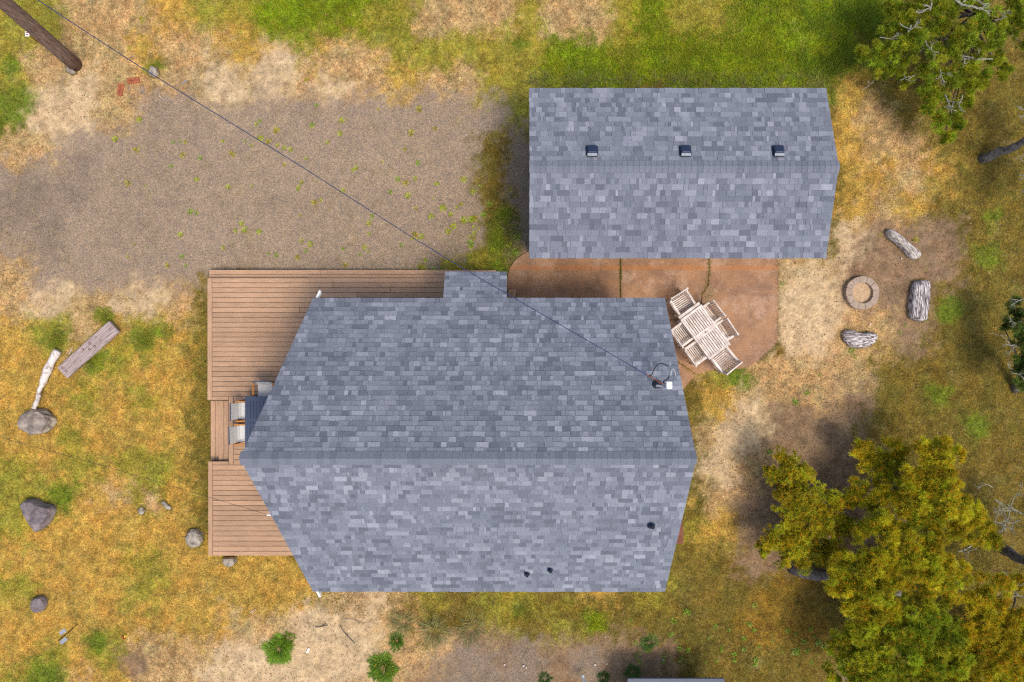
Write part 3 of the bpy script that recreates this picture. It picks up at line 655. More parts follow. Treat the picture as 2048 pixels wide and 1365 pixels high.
# ------------------------------------------------------------------ outline-based lumps (boulders, logs)
def lump(name, outline, z, m, label, cat, group=None, prof=(1, 1.0, .93, .74, .45, .18), seed=1, rough=.03, flat=False, axis=None, groove=0, parent=None, base=0., shrink=.93):
    """closed solid whose plan follows an outline of pixels, height z"""
    c_ = Vector((sum(p[0] for p in outline) / len(outline), sum(p[1] for p in outline) / len(outline)))
    O = P(c_.x, c_.y, base); n_ = 30; R = random.Random(seed)
    w_ = [Vector(((x_ - c_.x) / F * (H - z * .5), -(y_ - c_.y) / F * (H - z * .5), 0)) for x_, y_ in outline]
    # resample outline
    per = []; m_ = len(w_)
    for i_ in range(m_):
        per.append((w_[(i_ + 1) % m_] - w_[i_]).length)
    tot = sum(per); ring = []
    for k_ in range(n_):
        s_ = tot * k_ / n_; i_ = 0
        while s_ > per[i_] and i_ < m_ - 1: s_ -= per[i_]; i_ += 1
        ring.append(w_[i_].lerp(w_[(i_ + 1) % m_], s_ / per[i_]))
    if sum(ring[i_].x * ring[(i_ + 1) % n_].y - ring[(i_ + 1) % n_].x * ring[i_].y for i_ in range(n_)) < 0: ring = ring[::-1]
    zs = (-.08, .35, .68, .88, .97, 1.0); v = []; f = []
    tilt = Vector((R.uniform(-.15, .15), R.uniform(-.15, .15)))
    for j, (s_, zz) in enumerate(zip(prof, zs)):
        for p in ring:
            q = p * s_ * shrink; h = zz * z * (1 + tilt.x * p.x + tilt.y * p.y)
            nn = float(fbm(np.array([q.x * 1.7 + seed * 9]), np.array([q.y * 1.7 + h * 3]), .22, 3, seed)[0])
            q = q * (1 + nn * rough * 3); h += nn * rough if j else 0
            if groove and j > 0:
                d = axis; t = q.x * -d.y + q.y * d.x
                h -= groove * (.5 + .5 * math.sin(t * 60 + 2 * math.sin(q.x * 3 + seed))) * (.6 + .4 * math.sin(t * 37 + seed))
            v.append((q.x, q.y, h))
    tp = len(v); v.append((0, 0, z + R.uniform(-.01, .02)))
    for j in range(len(prof) - 1):
        for k_ in range(n_): f.append((j * n_ + k_, j * n_ + (k_ + 1) % n_, (j + 1) * n_ + (k_ + 1) % n_, (j + 1) * n_ + k_))
    for k_ in range(n_): f.append(((len(prof) - 1) * n_ + k_, (len(prof) - 1) * n_ + (k_ + 1) % n_, tp))
    f.append(tuple(range(n_))[::-1])
    me = bpy.data.meshes.new(name); me.from_pydata(v, [], f); me.materials.append(m)
    me.polygons.foreach_set('use_smooth', [not flat] * len(f)); me.update()
    o = link(name, me, parent); o.location = O
    if not parent: tag(o, label, cat, group)
    return o
FL = (1, .99, .95, .86, .6, .3)
lump('boulder', [(48, 838), (58, 822), (75, 815), (98, 817), (112, 828), (116, 840), (108, 858), (95, 868), (78, 871), (58, 864), (50, 852)], .42, M_rock, 'round tan grey boulder with driftwood leaning against it', 'boulder', 'boulders on the lawn', FL, 3, .055, True)
lump('boulder', [(49, 1003), (58, 995), (76, 996), (92, 1005), (115, 1009), (115, 1022), (105, 1043), (92, 1058), (82, 1064), (72, 1050), (62, 1032)], .38, M_rock2, 'dark angular boulder shaped like a wedge on the lawn', 'boulder', 'boulders on the lawn', (1, .99, .96, .9, .65, .3), 5, .025, True)
lump('boulder', [(374, 1070), (382, 1058), (397, 1056), (408, 1066), (409, 1082), (400, 1094), (386, 1095), (376, 1084)], .25, M_rock3, 'speckled pale rock beside the lower deck border', 'boulder', 'boulders on the lawn', FL, 8, .04, True)
lump('boulder', [(450, 1113), (473, 1113), (475, 1124), (466, 1132), (455, 1131), (448, 1122)], .2, M_rock3, 'small pale rock tucked against the bottom edge of the deck', 'boulder', 'boulders on the lawn', FL, 9, .04, True)
lump('boulder', [(66, 1198), (76, 1192), (90, 1190), (96, 1197), (95, 1212), (88, 1222), (76, 1223), (67, 1212)], .22, M_rock2, 'small dark pitted rock alone near the leaning stake', 'boulder', 'boulders on the lawn', FL, 10, .05, True)
lump('boulder', [(133, 141), (140, 136), (150, 140), (155, 147), (148, 150), (138, 148)], .13, M_rock, 'small grey stone at the foot of the utility pole', 'boulder', 'boulders on the lawn', FL, 11, .03, True)
lump('boulder', [(300, 140), (308, 134), (317, 138), (319, 150), (312, 157), (302, 154)], .16, M_rock3, 'pale grey stone under the cable near the red pavers', 'boulder', 'boulders on the lawn', FL, 12, .04, True)
lump('boulder', [(276, 1018), (284, 1013), (292, 1020), (287, 1030), (278, 1029)], .05, M_rock3, 'small flat pale stone lying in the lawn', 'stone', 'flat stones in the lawn', FL, 13, .01, True)
lump('boulder', [(322, 1004), (328, 1001), (344, 1014), (342, 1021), (330, 1016)], .06, M_rock3, 'narrow grey stone beside the small flat pale stone', 'stone', 'flat stones in the lawn', FL, 14, .015, True)
# fire place logs
ax = Vector((.75, -.66))
lg = lump('log_seat', [(1765, 462), (1772, 456), (1783, 460), (1800, 474), (1822, 492), (1842, 508), (1843, 516), (1830, 523), (1817, 520), (1803, 503), (1786, 487), (1768, 474)], .26, M_log3, 'narrow pale driftwood log above the fire pit, widening to one end', 'log', 'log seats round the fire pit', (1, 1, .9, .7, .45, .2), 21, .02, False, ax, .02)
lg = lump('log_seat', [(1824, 560), (1845, 558), (1855, 562), (1853, 600), (1846, 645), (1836, 648), (1814, 640), (1812, 620), (1817, 580)], .30, M_log, 'wide dark grooved log stump standing upright beside the fire pit', 'log', 'log seats round the fire pit', (1, 1, .97, .88, .6, .3), 22, .015, False, Vector((.1, 1)), .035)
lg['label'] = 'wide dark grooved log lying to the right of the fire pit'
lg = lump('log_seat', [(1679, 668), (1684, 659), (1700, 660), (1720, 667), (1738, 663), (1753, 666), (1756, 673), (1748, 687), (1732, 696), (1712, 699), (1694, 694), (1682, 682)], .30, M_log2, 'bleached half moon log below the fire pit', 'log', 'log seats round the fire pit', (1, 1, .92, .75, .5, .25), 23, .03, False, Vector((1, -.12)), .03)
# driftwood leaning on the boulder
pts = curve_pts([P(116, 702, .10), P(104, 722, .12), P(92, 748, .15), (P(84, 770, .2)), P(79, 780, .22), P(75, 800, .30), P(67, 818, .42)], 5)
rr = [.115 + .012 * math.sin(i_ * .9) if i_ < 14 else max(.062, .115 - .018 * (i_ - 13)) + .008 * math.sin(i_ * 1.7) for i_ in range(len(pts))]
mb = MB(); mb.tube(pts, rr, 10); o = mb.build('driftwood', M_drift, None, True); tag(o, 'bleached crooked driftwood trunk leaning on the round boulder', 'driftwood')
# plank bench
A_, B_ = P(124, 746, .22), P(228, 653, .22); L_p = (B_ - A_).length; ang = math.atan2((B_ - A_).y, (B_ - A_).x); mid = (A_ + B_) / 2
bench = empty('plank_bench', (mid.x, mid.y, 0), ang, 'heavy weathered plank bench with round bolt holes on the lawn', 'bench')
mb = MB(); mb.box(-L_p / 2, L_p / 2, -.215, .215, .12, .24); mb.build('plank', M_plank, bench, bevel=.012)
for s_ in (-.6, .6):
    mb = MB(); mb.box(s_ - .12, s_ + .12, -.17, .17, -.02, .12); mb.build('support', M_underside, bench)
for tx, ty in ((-.92, .10), (-.90, -.06), (.05, -.03), (.17, .09), (.22, -.07), (.42, .1), (.46, -.05), (-.1, .1)):
    mb = MB(); mb.tube([(tx, ty, .236), (tx, ty, .2445)], .038, 14); mb.tube([(tx, ty, .244), (tx, ty, .247)], .022, 12, 1); mb.build('bolt_plug', [M_redstep if tx != .42 and tx != .46 else M_plank, M_plank], bench, True)
# pavers near the pole
for (cx, cy, rot, lab) in ((266, 161, .12, 'broken red brick paver closer to the pale stone under the cable'), (240, 179, 1.4, 'broken red brick paver lying nearer the drive, sand over its end')):
    q = P(cx, cy, .04); e_ = empty('red_paver', (q.x, q.y, 0), rot, lab, 'paver', 'red pavers near the utility pole')
    for i_ in range(2):
        mb = MB(); mb.box(-.18, .18, -.08 + i_ * .085, -.002 + i_ * .085, -.02, .035 + .01 * i_); mb.build('brick', M_brick, e_, bevel=.006)

# fire pit
q = P(1720, 587, 0); pit = empty('fire_pit', (q.x, q.y, 0), 0, 'round fire pit ring of tan concrete blocks on sand', 'fire pit')
nb = 12; ro, ri, hh = .50, .315, .17
for i_ in range(nb):
    a0 = 2 * math.pi * i_ / nb + .2; a1 = a0 + 2 * math.pi / nb - .006 - random.random() * .04 * (i_ % 4 == 0); sc = random.uniform(.985, 1.02)
    r4 = [(ri * math.cos(a0), ri * math.sin(a0)), (ro * sc * math.cos(a0), ro * sc * math.sin(a0)), (ro * sc * math.cos((a0 + a1) / 2) * 1.01, ro * sc * math.sin((a0 + a1) / 2) * 1.01), (ro * sc * math.cos(a1), ro * sc * math.sin(a1)), (ri * math.cos(a1), ri * math.sin(a1)), (ri * .985 * math.cos((a0 + a1) / 2), ri * .985 * math.sin((a0 + a1) / 2))]
    hz = hh + random.uniform(-.008, .008)
    mb = MB(); mb.prism([(a_, b_, hz) for a_, b_ in r4], [(a_, b_, -.05) for a_, b_ in r4]); mb.build('block', M_block, pit, bevel=.008)
mb = MB(); rn = [(.325 * math.cos(k_ * math.pi / 12), .325 * math.sin(k_ * math.pi / 12)) for k_ in range(24)]
mb.prism([(a_, b_, .06) for a_, b_ in rn], [(a_, b_, -.04) for a_, b_ in rn]); mb.build('ash_bed', mat('sandy_ash', alb((206, 172, 134), .76), .95, .2, 14, bump=.8), pit)

# ------------------------------------------------------------------ teak dining set
U_ = Vector((58.5, -80, 0)).normalized(); tang = math.atan2(U_.y, U_.x); tc_ = P(1411, 664.5, .76)
ZP = .035
table = empty('dining_table', (tc_.x, tc_.y, ZP), tang, 'silvered teak slatted dining table with parasol hole on the patio', 'table')
TL, TW, TZ = 1.43, .76, .70
mb = MB()
for s_ in (-1, 1): mb = MB(); mb.box(-TL / 2, TL / 2, s_ * (TW / 2 - .03) - .03, s_ * (TW / 2 - .03) + .03, TZ, TZ + .03); mb.build('side_rail', M_teak, table, bevel=.004)
for x_ in (-TL / 2 + .035, TL / 2 - .035): mb = MB(); mb.box(x_ - .035, x_ + .035, -TW / 2 + .062, TW / 2 - .062, TZ, TZ + .029); mb.build('end_rail', M_teak, table, bevel=.004)
for x_ in (-.043, .043): mb = MB(); mb.box(x_ - .042, x_ + .042, -TW / 2 + .062, TW / 2 - .062, TZ, TZ + .029); mb.build('middle_rail', M_teak, table, bevel=.004)
mb = MB(); mb.tube([(0, 0, TZ + .02), (0, 0, TZ + .0305)], .022, 12); mb.build('parasol_hole', M_black, table)
ns = 9; sw = (TW - .124) / ns
for hx0, hx1 in ((-TL / 2 + .072, -.087), (.087, TL / 2 - .072)):
    for i_ in range(ns):
        y0_ = -TW / 2 + .062 + i_ * sw; mb = MB(); mb.box(hx0, hx1, y0_ + .009, y0_ + sw - .009, TZ + .003, TZ + .026); mb.build('slat', M_teak, table, bevel=.003)
mb = MB(); mb.box(-TL / 2 - .1, -TL / 2 - .005, -TW / 2 + .01, TW / 2 - .01, TZ - .05, TZ - .02); mb.build('extension_leaf', M_teak, table)
for sx_ in (-1, 1):
    for sy_ in (-1, 1): mb = MB(); mb.box(sx_ * (TL / 2 - .09) - .035, sx_ * (TL / 2 - .09) + .035, sy_ * (TW / 2 - .08) - .035, sy_ * (TW / 2 - .08) + .035, 0, TZ - .002); mb.build('leg', M_teak, table)
mb = MB()
for s_ in (-1, 1): mb.box(-TL / 2 + .13, TL / 2 - .13, s_ * (TW / 2 - .08) - .012, s_ * (TW / 2 - .08) + .012, TZ - .09, TZ - .003)
mb.build('apron', M_teak, table)
def teak_chair():
    r_ = empty('teak_armchair', (0, 0, 0), 0)       # faces +x, back at -x
    for sy_ in (-1, 1):
        mb = MB(); mb.box(.20, .245, sy_ * .27 - .022, sy_ * .27 + .022, 0, .62); mb.build('leg', M_teak, r_)
        mb = MB(); mb.beam((-.24, sy_ * .27, 0), (-.24, sy_ * .27, .40), .045, .045); mb.beam((-.24, sy_ * .27, .39), (-.33, sy_ * .27, .90), .045, .045); mb.build('leg', M_teak, r_)
        mb = MB(); mb.box(-.27, .27, sy_ * .275 - .032, sy_ * .275 + .032, .62, .645); mb.build('arm', M_teak, r_, bevel=.005)
        mb = MB(); mb.box(-.23, .20, sy_ * .27 - .012, sy_ * .27 + .012, .34, .40); mb.build('seat_rail', M_teak, r_)
    for i_ in range(8):
        x_ = -.205 + i_ * .057; mb = MB(); mb.box(x_, x_ + .037, -.247, .247, .402, .42); mb.build('seat_slat', M_teak, r_, bevel=.003)
    mb = MB(); mb.beam((-.325, -.25, .87), (-.325, .25, .87), .03, .07); mb.build('top_rail', M_teak, r_)
    mb = MB(); mb.beam((-.25, -.25, .47), (-.25, .25, .47), .03, .04); mb.build('lower_rail', M_teak, r_)
    for i_ in range(7):
        y_ = -.21 + i_ * .07; mb = MB(); mb.beam((-.25, y_, .48), (-.33, y_, .86), .064, .015); mb.build('back_slat', M_teak, r_)
    return r_
ch = teak_chair()
spec = [(-1.03, 0, 0, 'teak armchair at the end of the patio table nearest the garage', -.06), (.98, 0, math.pi, 'teak armchair at the end of the patio table nearest the grass, back to the lawn', .05),
        (-.33, -.50, math.pi / 2, 'teak armchair on the house side of the patio table, nearer the garage', .02), (.35, -.50, math.pi / 2, 'teak armchair on the house side of the patio table, nearer the grass', -.02),
        (-.33, .36, -math.pi / 2, 'teak armchair pushed in on the fire pit side of the patio table, nearer the garage', .03), (.30, .36, -math.pi / 2, 'teak armchair pushed in on the fire pit side of the patio table, nearer the grass', -.04)]
for i_, (lx, ly, r_, lab, dr) in enumerate(spec):
    o = ch if i_ == 0 else copy_tree(ch)
    q = Matrix.Rotation(tang, 3, 'Z') @ Vector((lx, ly, 0)); o.location = (tc_.x + q.x, tc_.y + q.y, ZP); o.rotation_euler.z = tang + r_ + dr
    tag(o, lab, 'armchair', 'teak armchairs round the patio table')

# ------------------------------------------------------------------ deck dining set
q = P(490, 793, ZD + .74); tw, tl = .95, 1.5
dt = empty('deck_table', (q.x + tw / 2, q.y - tl / 2, ZD), 0, 'dark slate slatted metal table on the deck under the roof edge', 'table')
mb = MB(); mb.box(-tw / 2, -tw / 2 + .06, -tl / 2, tl / 2, .71, .74); mb.build('side_rail', M_table, dt)
mb = MB(); mb.box(tw / 2 - .06, tw / 2, -tl / 2, tl / 2, .71, .74); mb.build('side_rail', M_table, dt)
segs = [(tl / 2 - .14, tl / 2), (tl / 2 - .72, tl / 2 - .62), (-.12, -.04), (-tl / 2, -tl / 2 + .12)]
for a_, b_ in segs: mb = MB(); mb.box(-tw / 2 + .062, tw / 2 - .062, a_, b_, .711, .7395); mb.build('cross_rail', M_table, dt)
ns = 9; sw = (tw - .124) / ns
for i_ in range(ns):
    x_ = -tw / 2 + .062 + i_ * sw; mb = MB(); mb.box(x_ + (.004 if i_ else 0), x_ + sw - .007, -tl / 2 + .005, tl / 2 - .005, .709, .7375); mb.build('slat', M_table, dt)
for sx_ in (-1, 1):
    for sy_ in (-1, 1): mb = MB(); mb.box(sx_ * (tw / 2 - .05) - .03, sx_ * (tw / 2 - .05) + .03, sy_ * (tl / 2 - .05) - .03, sy_ * (tl / 2 - .05) + .03, 0, .708); mb.build('leg', M_table, dt)
def sling():
    r_ = empty('sling_chair', (0, 0, 0))
    for sy_ in (-1, 1):
        mb = MB(); mb.beam((.22, sy_ * .27, 0), (.22, sy_ * .27, .63), .03, .03); mb.build('leg', M_table, r_)
        mb = MB(); mb.beam((-.22, sy_ * .27, 0), (-.25, sy_ * .27, .63), .03, .03); mb.build('leg', M_table, r_)
        mb = MB(); mb.box(-.24, .26, sy_ * .28 - .022, sy_ * .28 + .022, .63, .655); mb.build('arm', M_arm, r_, bevel=.006)
    mb = MB()
    P0 = [(.24, .40), (.05, .375), (-.14, .39), (-.2, .43), (-.24, .6), (-.29, .86)]
    P0 = [(.24, .41), (.1, .392), (-.05, .39), (-.16, .41), (-.21, .48), (-.25, .63), (-.29, .86)]
    for (a_, b_) in zip(P0[:-1], P0[1:]):
        r4 = [(a_[0], -.225, a_[1]), (a_[0], .225, a_[1]), (b_[0], .235, b_[1]), (b_[0], -.235, b_[1])]; mb.prism(r4, [(x_, y_, z_ - .012) for x_, y_, z_ in r4])
    mb.build('sling', M_fabric, r_)
    mb = MB(); mb.beam((-.295, -.25, .87), (-.295, .25, .87), .025, .025); mb.build('top_rail', M_table, r_)
    return r_
sc0 = sling()
for i_, (px, py, rz, lab) in enumerate(((527, 783, -math.pi / 2, 'grey sling chair at the head of the dark deck table'), (489, 823, 0., 'grey sling chair on the step side of the deck table, closer to the head chair'), (486.5, 869, .03, 'grey sling chair on the step side of the deck table, closer to the roof ridge'))):
    o = sc0 if i_ == 0 else copy_tree(sc0); q = P(px, py, ZD + .6); o.location = (q.x, q.y, ZD); o.rotation_euler.z = rz; tag(o, lab, 'chair', 'grey sling chairs round the deck table')

# ------------------------------------------------------------------ pole, cables, posts
pb = Vector((-13.12, 8.29, -.1)); pt = Vector((-12.40, 9.10, 9.2)); 
pole = empty('utility_pole', (pb.x, pb.y, 0), 0, 'leaning brown wooden utility pole rising out of the corner', 'utility pole')
pole['label'] = 'brown wooden utility pole standing on bare sand beyond the drive'
mb = MB(); pts = [pb.lerp(pt, t / 10) - Vector((pb.x, pb.y, 0)) for t in range(11)]; mb.tube(pts, [.205 - .004 * t for t in range(11)], 20); mb.build('shaft', M_pole, pole, True)
mb = MB(); c_ = pb.lerp(pt, .9) - Vector((pb.x, pb.y, 0)); mb.beam(c_ + Vector((-.5, .45, 0)), c_ + Vector((.5, -.45, 0)), .1, .12); mb.build('crossarm', M_pole, pole)
ctrl = [pb.lerp(pt, .93) + Vector((.15, -.1, 0)), P(-150, -150, 7.9), P(75, 0, 7.1), P(290, 140, 6.4), P(581, 320, 5.7), P(865, 500, 5.15), P(1100, 638, 4.85), P(1297, 752, 4.8)]
mb = MB(); mb.tube(curve_pts(ctrl, 12), .0095, 6)
tag(mb.build('power_cable', M_wire, None, True), 'thick blue black power cable crossing the drive to the roof mast', 'cable')
rk = P(536, 1030, 4.05)
mb = MB(); mb.tube(curve_pts([P(-90, 845, 6.), P(0, 875, 5.3), P(200, 930, 4.6), P(415, 994, 4.1), rk], 12), .0045, 5)
tag(mb.build('telephone_wire', M_black, None, True), 'thin dark wire crossing the lawn to the roof rake', 'wire')
mb = MB(); mb.tube([rk - Vector((.03, 0, 0)) , rk + Vector((.06, -.02, -.04))], .022, 8); tag(mb.build('wire_insulator', M_white, None, True), 'small white insulator where the thin wire meets the roof edge', 'insulator')
q = P(90, 94, 0); mk = empty('marker_post', (q.x, q.y, 0), 0, 'thin rusty marker post with red and white plates by the pole', 'marker')
tp = P(56, 70, 1.15) - q
mb = MB(); mb.tube([(0, 0, 0), tp], .014, 7); mb.build('post', M_rust, mk)
mb = MB(); mb.box(tp.x - .07, tp.x + .045, tp.y - .05, tp.y + .09, 1.15, 1.165); mb.build('plate', M_white, mk)
M_red = mat('red_plastic', alb((180, 50, 36)), .5, .1)
for dy in (-.02, .045): mb = MB(); mb.box(tp.x - .04, tp.x + .02, tp.y + dy, tp.y + dy + .028, 1.166, 1.176); mb.build('reflector', M_red, mk)
q = P(155, 1249, 0); sk = empty('metal_stake', (q.x, q.y, 0), 0, 'tall rusty metal stake with two grey plates leaning over the lawn', 'stake')
tp = P(117, 1282, 1.1) - q
mb = MB(); mb.tube([(0, 0, 0), tp], .014, 7); mb.build('rod', mat('dark_rust', alb((84, 56, 50), .7), .8), sk)
for a_, b_ in ((P(120, 1268, 1.0), P(131, 1260, .95)), (P(121, 1287, 1.05), P(133, 1277, 1.0))):
    a_ = a_ - q; b_ = b_ - q; mb = MB(); mb.beam(a_, b_, .11, .012); mb.build('plate', M_galv, sk)

# small debris that can be picked apart
def stick(pts, r_, m, lab, cat='stick', name='stick', grp='fallen sticks'):
    mb = MB(); mb.tube(curve_pts([P(x_, y_, .03) for x_, y_ in pts], 4), [r_ * (1 - .03 * i_) for i_ in range(4 * (len(pts) - 1) + 1)], 6); tag(mb.build(name, m, None, True), lab, cat, grp)
stick([(680, 1251), (690, 1267), (710, 1288)], .013, M_bark, 'long thin grey stick slanting across the sand below the house')
stick([(630, 1255), (640, 1254), (655, 1251)], .014, M_bark, 'short dark stick lying flat on the sand below the house')
stick([(690, 1238), (708, 1240), (722, 1246), (738, 1246)], .008, M_bark, 'wispy curved twig above the long grey stick')
stick([(138, 709), (145, 697)], .015, M_drift, 'short pale wood chip beside the plank bench')
stick([(500, 1226), (511, 1219)], .012, M_drift, 'pale straw coloured stick in the lawn below the deck')
stick([(317, 190), (328, 200), (345, 200)], .008, M_drift, 'thin curved pale stick on sand below the cable')
mb = MB(); mb.beam(P(614, 1306, .02), P(618, 1297, .02), .05, .03); tag(mb.build('white_scrap', M_white), 'small white stick of trim lying on the sand', 'scrap')
mb = MB(); mb.beam(P(248, 1277, .02), P(252, 1270, .02), .05, .03); mb.beam(P(245, 1273, .02), P(250, 1279, .02), .04, .03, 1); tag(mb.build('toy_scrap', [mat('yellow_plastic', alb((220, 180, 50)), .5), M_red]), 'tiny yellow and red toy scrap in the lawn', 'scrap')
mb = MB(); mb.beam(P(365, 168, .02), P(374, 160, .02), .03, .02); tag(mb.build('white_scrap', M_galv), 'thin pale metal strip on the sand above the drive', 'scrap')
me_ = None
STL = ['whitish stone in the middle of a trio on the dirt track', 'whitish stone lowest in a trio on the dirt track', 'whitish stone furthest from the white pipe on the dirt track', 'larger whitish stone just above the neighbouring roof', 'white pebble closest above the green spiky weed',
 'tiny white pebble alone in the brown grass below the house', 'tiny white pebble beside the round weed near the shed corner', 'white pebble on the gravel just under the power cable', 'second smaller white pebble on the gravel under the power cable', 'pale stone near the top edge of the gravel by the garage',
 'white pebble on the sand just above the bleached half moon log', 'white pebble below the narrow driftwood log', 'smallest whitish stone near the bottom edge of the dirt track', 'white pebble in the gravel beside the deck corner', 'white pebble alone in the middle of the gravel drive']
for i_, (x_, y_, s_) in enumerate(((1047, 1332, 1.2), (1052, 1336, .9), (1009, 1330, 1.), (1190, 1330, 1.2), (1214, 1328, .8), (1210, 1275, .7), (1326, 1320, .7), (868, 488, 1.), (862, 500, .8), (932, 270, .8), (1740, 650, 1.), (1803, 517, .9), (1050, 1346, .6), (430, 530, .7), (545, 380, .6))):
    if me_ is None:
        bm = bmesh.new(); bmesh.ops.create_icosphere(bm, subdivisions=1, radius=.035)
        for v in bm.verts: v.co.z *= .6; v.co *= random.uniform(.8, 1.25)
        me_ = bpy.data.meshes.new('pale_stone'); bm.to_mesh(me_); me_.materials.append(mat('white_stone', alb((225, 218, 210), .8), .9))
    o = link('pale_stone', me_); q = P(x_, y_, .02); o.location = q; o.scale = (s_, s_ * .7, s_); o.rotation_euler.z = i_
    tag(o, STL[i_], 'stone', 'loose whitish stones')

# ------------------------------------------------------------------ weeds, bushes, tussocks
def rosette_mesh(name, nb, L0, L1, w0, cols, dome=.5, flowers=0, rad=0.0, seed=1):
    r_ = np.random.default_rng(seed); a = r_.uniform(0, 6.28, nb); rr_ = rad * np.sqrt(r_.random(nb)); b0 = r_.uniform(0, 6.28, nb)
    base = np.stack([rr_ * np.cos(b0), rr_ * np.sin(b0), np.zeros(nb)], 1)
    el = r_.uniform(.1, dome * 1.5, nb); L = r_.uniform(L0, L1, nb)
    if rad: rr_ = rr_ * (1 + .45 * np.sin(2 * b0 + seed) * r_.random() + .22 * np.sin(5 * b0 + 2 * seed)); base = np.stack([rr_ * np.cos(b0), rr_ * np.sin(b0), np.zeros(nb)], 1); rr_ = np.minimum(rr_, rad)
    if rad: a = b0 + r_.normal(0, .8, nb); el = np.clip((1 - rr_ / rad) * 1.2 + r_.normal(0, .25, nb), .15, 1.5); base[:, 2] = .0
    d = np.stack([np.cos(a) * np.cos(el), np.sin(a) * np.cos(el), np.sin(el)], 1) * L[:, None]; s = np.stack([-np.sin(a), np.cos(a), 0 * a], 1) * (w0 * r_.uniform(.6, 1.3, nb))[:, None]
    mid = base + d * .5
    V = np.concatenate([np.stack([base, mid + s, mid - s], 1), np.stack([mid + s, mid - s, base + d], 1)])
    c = np.array(alb(cols)) * r_.uniform(.55, 1.4, nb)[:, None]; c[:, 0] *= r_.uniform(.8, 1.25, nb); C = np.concatenate([c, c])
    if flowers:
        i_ = r_.integers(0, nb, flowers); p = base[i_] + d[i_] * 1.02; t = .016
        for k_ in range(2):
            V = np.concatenate([V, np.stack([p + [t, 0, .01], p + [-t * .5, t * (1 - 2 * k_), .012], p + [-t * .5, -t * .3, .01]], 1)]); C = np.concatenate([C, np.tile(np.array(alb((240, 170, 20), .9)), (flowers, 1))])
    return V, np.clip(C, .004, .9)
rg_ = random.Random(5)
wm = [tri_mesh('weed', *rosette_mesh('w', 26, .05, .11, .012, c_, .5, 0, .03, s_), M_leaf) for s_, c_ in enumerate(((186, 204, 46), (160, 190, 54), (200, 190, 50), (164, 186, 80)))]
for o in wm: COL.objects.unlink(o)
spots = [(872, 368), (964, 371), (907, 453), (942, 439), (950, 437), (928, 441), (947, 454), (886, 417), (816, 391), (812, 366), (830, 472), (843, 473), (940, 488), (942, 495), (1001, 460), (992, 466), (1035, 476), (1018, 490), (1030, 502), (985, 500), (914, 415), (922, 408), (948, 477), (230, 278), (371, 284), (361, 284), (347, 286), (522, 277), (536, 284), (597, 375), (604, 365), (642, 400), (489, 283), (555, 290), (569, 296), (581, 299), (503, 291), (512, 248), (552, 262), (272, 300), (292, 372), (400, 317), (365, 310), (680, 268), (655, 285), (623, 255), (464, 308), (445, 283), (612, 160), (490, 80), (284, 38), (258, 98), (303, 92), (364, 515), (372, 532), (595, 515), (1163, 905), (1615, 787), (1590, 805), (1640, 750), (1620, 960), (1655, 935), (1675, 985), (1540, 905), (1555, 912), (1600, 990), (1760, 470), (1830, 480), (1850, 540), (1850, 640), (1810, 650), (1700, 705), (1710, 715), (1705, 700), (1798, 665), (1880, 600)]
for _ in range(130):
    x_ = rg_.uniform(250, 1045); y_ = 545 - abs(rg_.gauss(0, 170)) if rg_.random() < .7 else rg_.uniform(210, 540)
    if y_ > 205 and rg_.random() < .3 + .7 * (x_ / 1045): spots.append((x_, y_))
for _ in range(70):
    spots.append((rg_.uniform(1250, 1700), 1330 - abs(rg_.gauss(0, 70))))
for i_, (x_, y_) in enumerate(spots):
    q = P(x_, y_, 0)
    if not outside(np.array([q.x]), np.array([q.y]))[0]: continue
    if y_ < 560 and x_ < 1050: g, lab = 'weeds in the gravel drive', 'small bright green weed sprouting near the gravel drive'
    elif x_ > 1400 and y_ < 1020: g, lab = 'weeds near the fire pit', 'small green weed on the bare ground beyond the patio'
    elif y_ > 1020: g, lab = 'leafy weeds below the pines', 'pale green leafy weed in brown grass below the house'
    else: g, lab = 'weeds on the lawn', 'small green weed on the sandy lawn beside the deck'
    o = link('weed', wm[rg_.choice([0, 0, 1, 2] if y_ < 560 else [1, 1, 3])].data); s_ = rg_.uniform(.45, 1.15) * (1.25 if i_ < 20 else 1)
    o.location = q + Vector((0, 0, -.01)); o.rotation_euler.z = rg_.uniform(0, 6); o.scale = (s_, s_, s_); tag(o, lab, 'weed', g)
def bush(px, py, rad, nb, L0, L1, col, fl, lab, cat='bush', name='bush', seed=1, w0=.008):
    o = tri_mesh(name, *rosette_mesh(name, nb, L0, L1, w0, col, .5, fl, rad, seed), M_leaf); o.location = P(px, py, 0); return tag(o, lab, cat)
bush(557, 1300, .33, 1300, .10, .24, (136, 178, 50), 6, 'round bright green leafy bush on sand below the house corner', seed=3)
bush(574, 1283, .18, 300, .08, .16, (110, 140, 24), 0, 'small yellow green sprout touching the round bright bush', seed=6)
bush(765, 1337, .34, 1250, .10, .24, (124, 162, 46), 26, 'dark green bush dotted with yellow flowers on sand', seed=4)
bush(793, 1282, .17, 420, .08, .18, (104, 142, 44), 2, 'small green bush above the flowering bush', seed=5)
for x_, y_, r_, lab in ((868, 1262, .22, 'pale tussock of long arching blades under the eave'), (942, 1258, .22, 'tussock of long pale blades furthest along under the eave'), (806, 1243, .12, 'low flattened tussock next to the sandy patch')):
    V, C = rosette_mesh('t', 150, .3, .55, .007, (160, 158, 96), .5, 0, r_, int(x_)); o = tri_mesh('tussock', V, C, M_leaf); o.location = P(x_, y_, 0); tag(o, lab, 'grass tussock', 'tussocks under the eave')
bush(1298, 1285, .16, 200, .1, .2, (96, 140, 56), 0, 'small green fern like weed above the neighbouring roof', 'weed', 'weed', 7)
bush(1265, 1345, .16, 240, .1, .2, (92, 136, 50), 0, 'green spiky weed touching the neighbouring roof edge', 'weed', 'weed', 8)
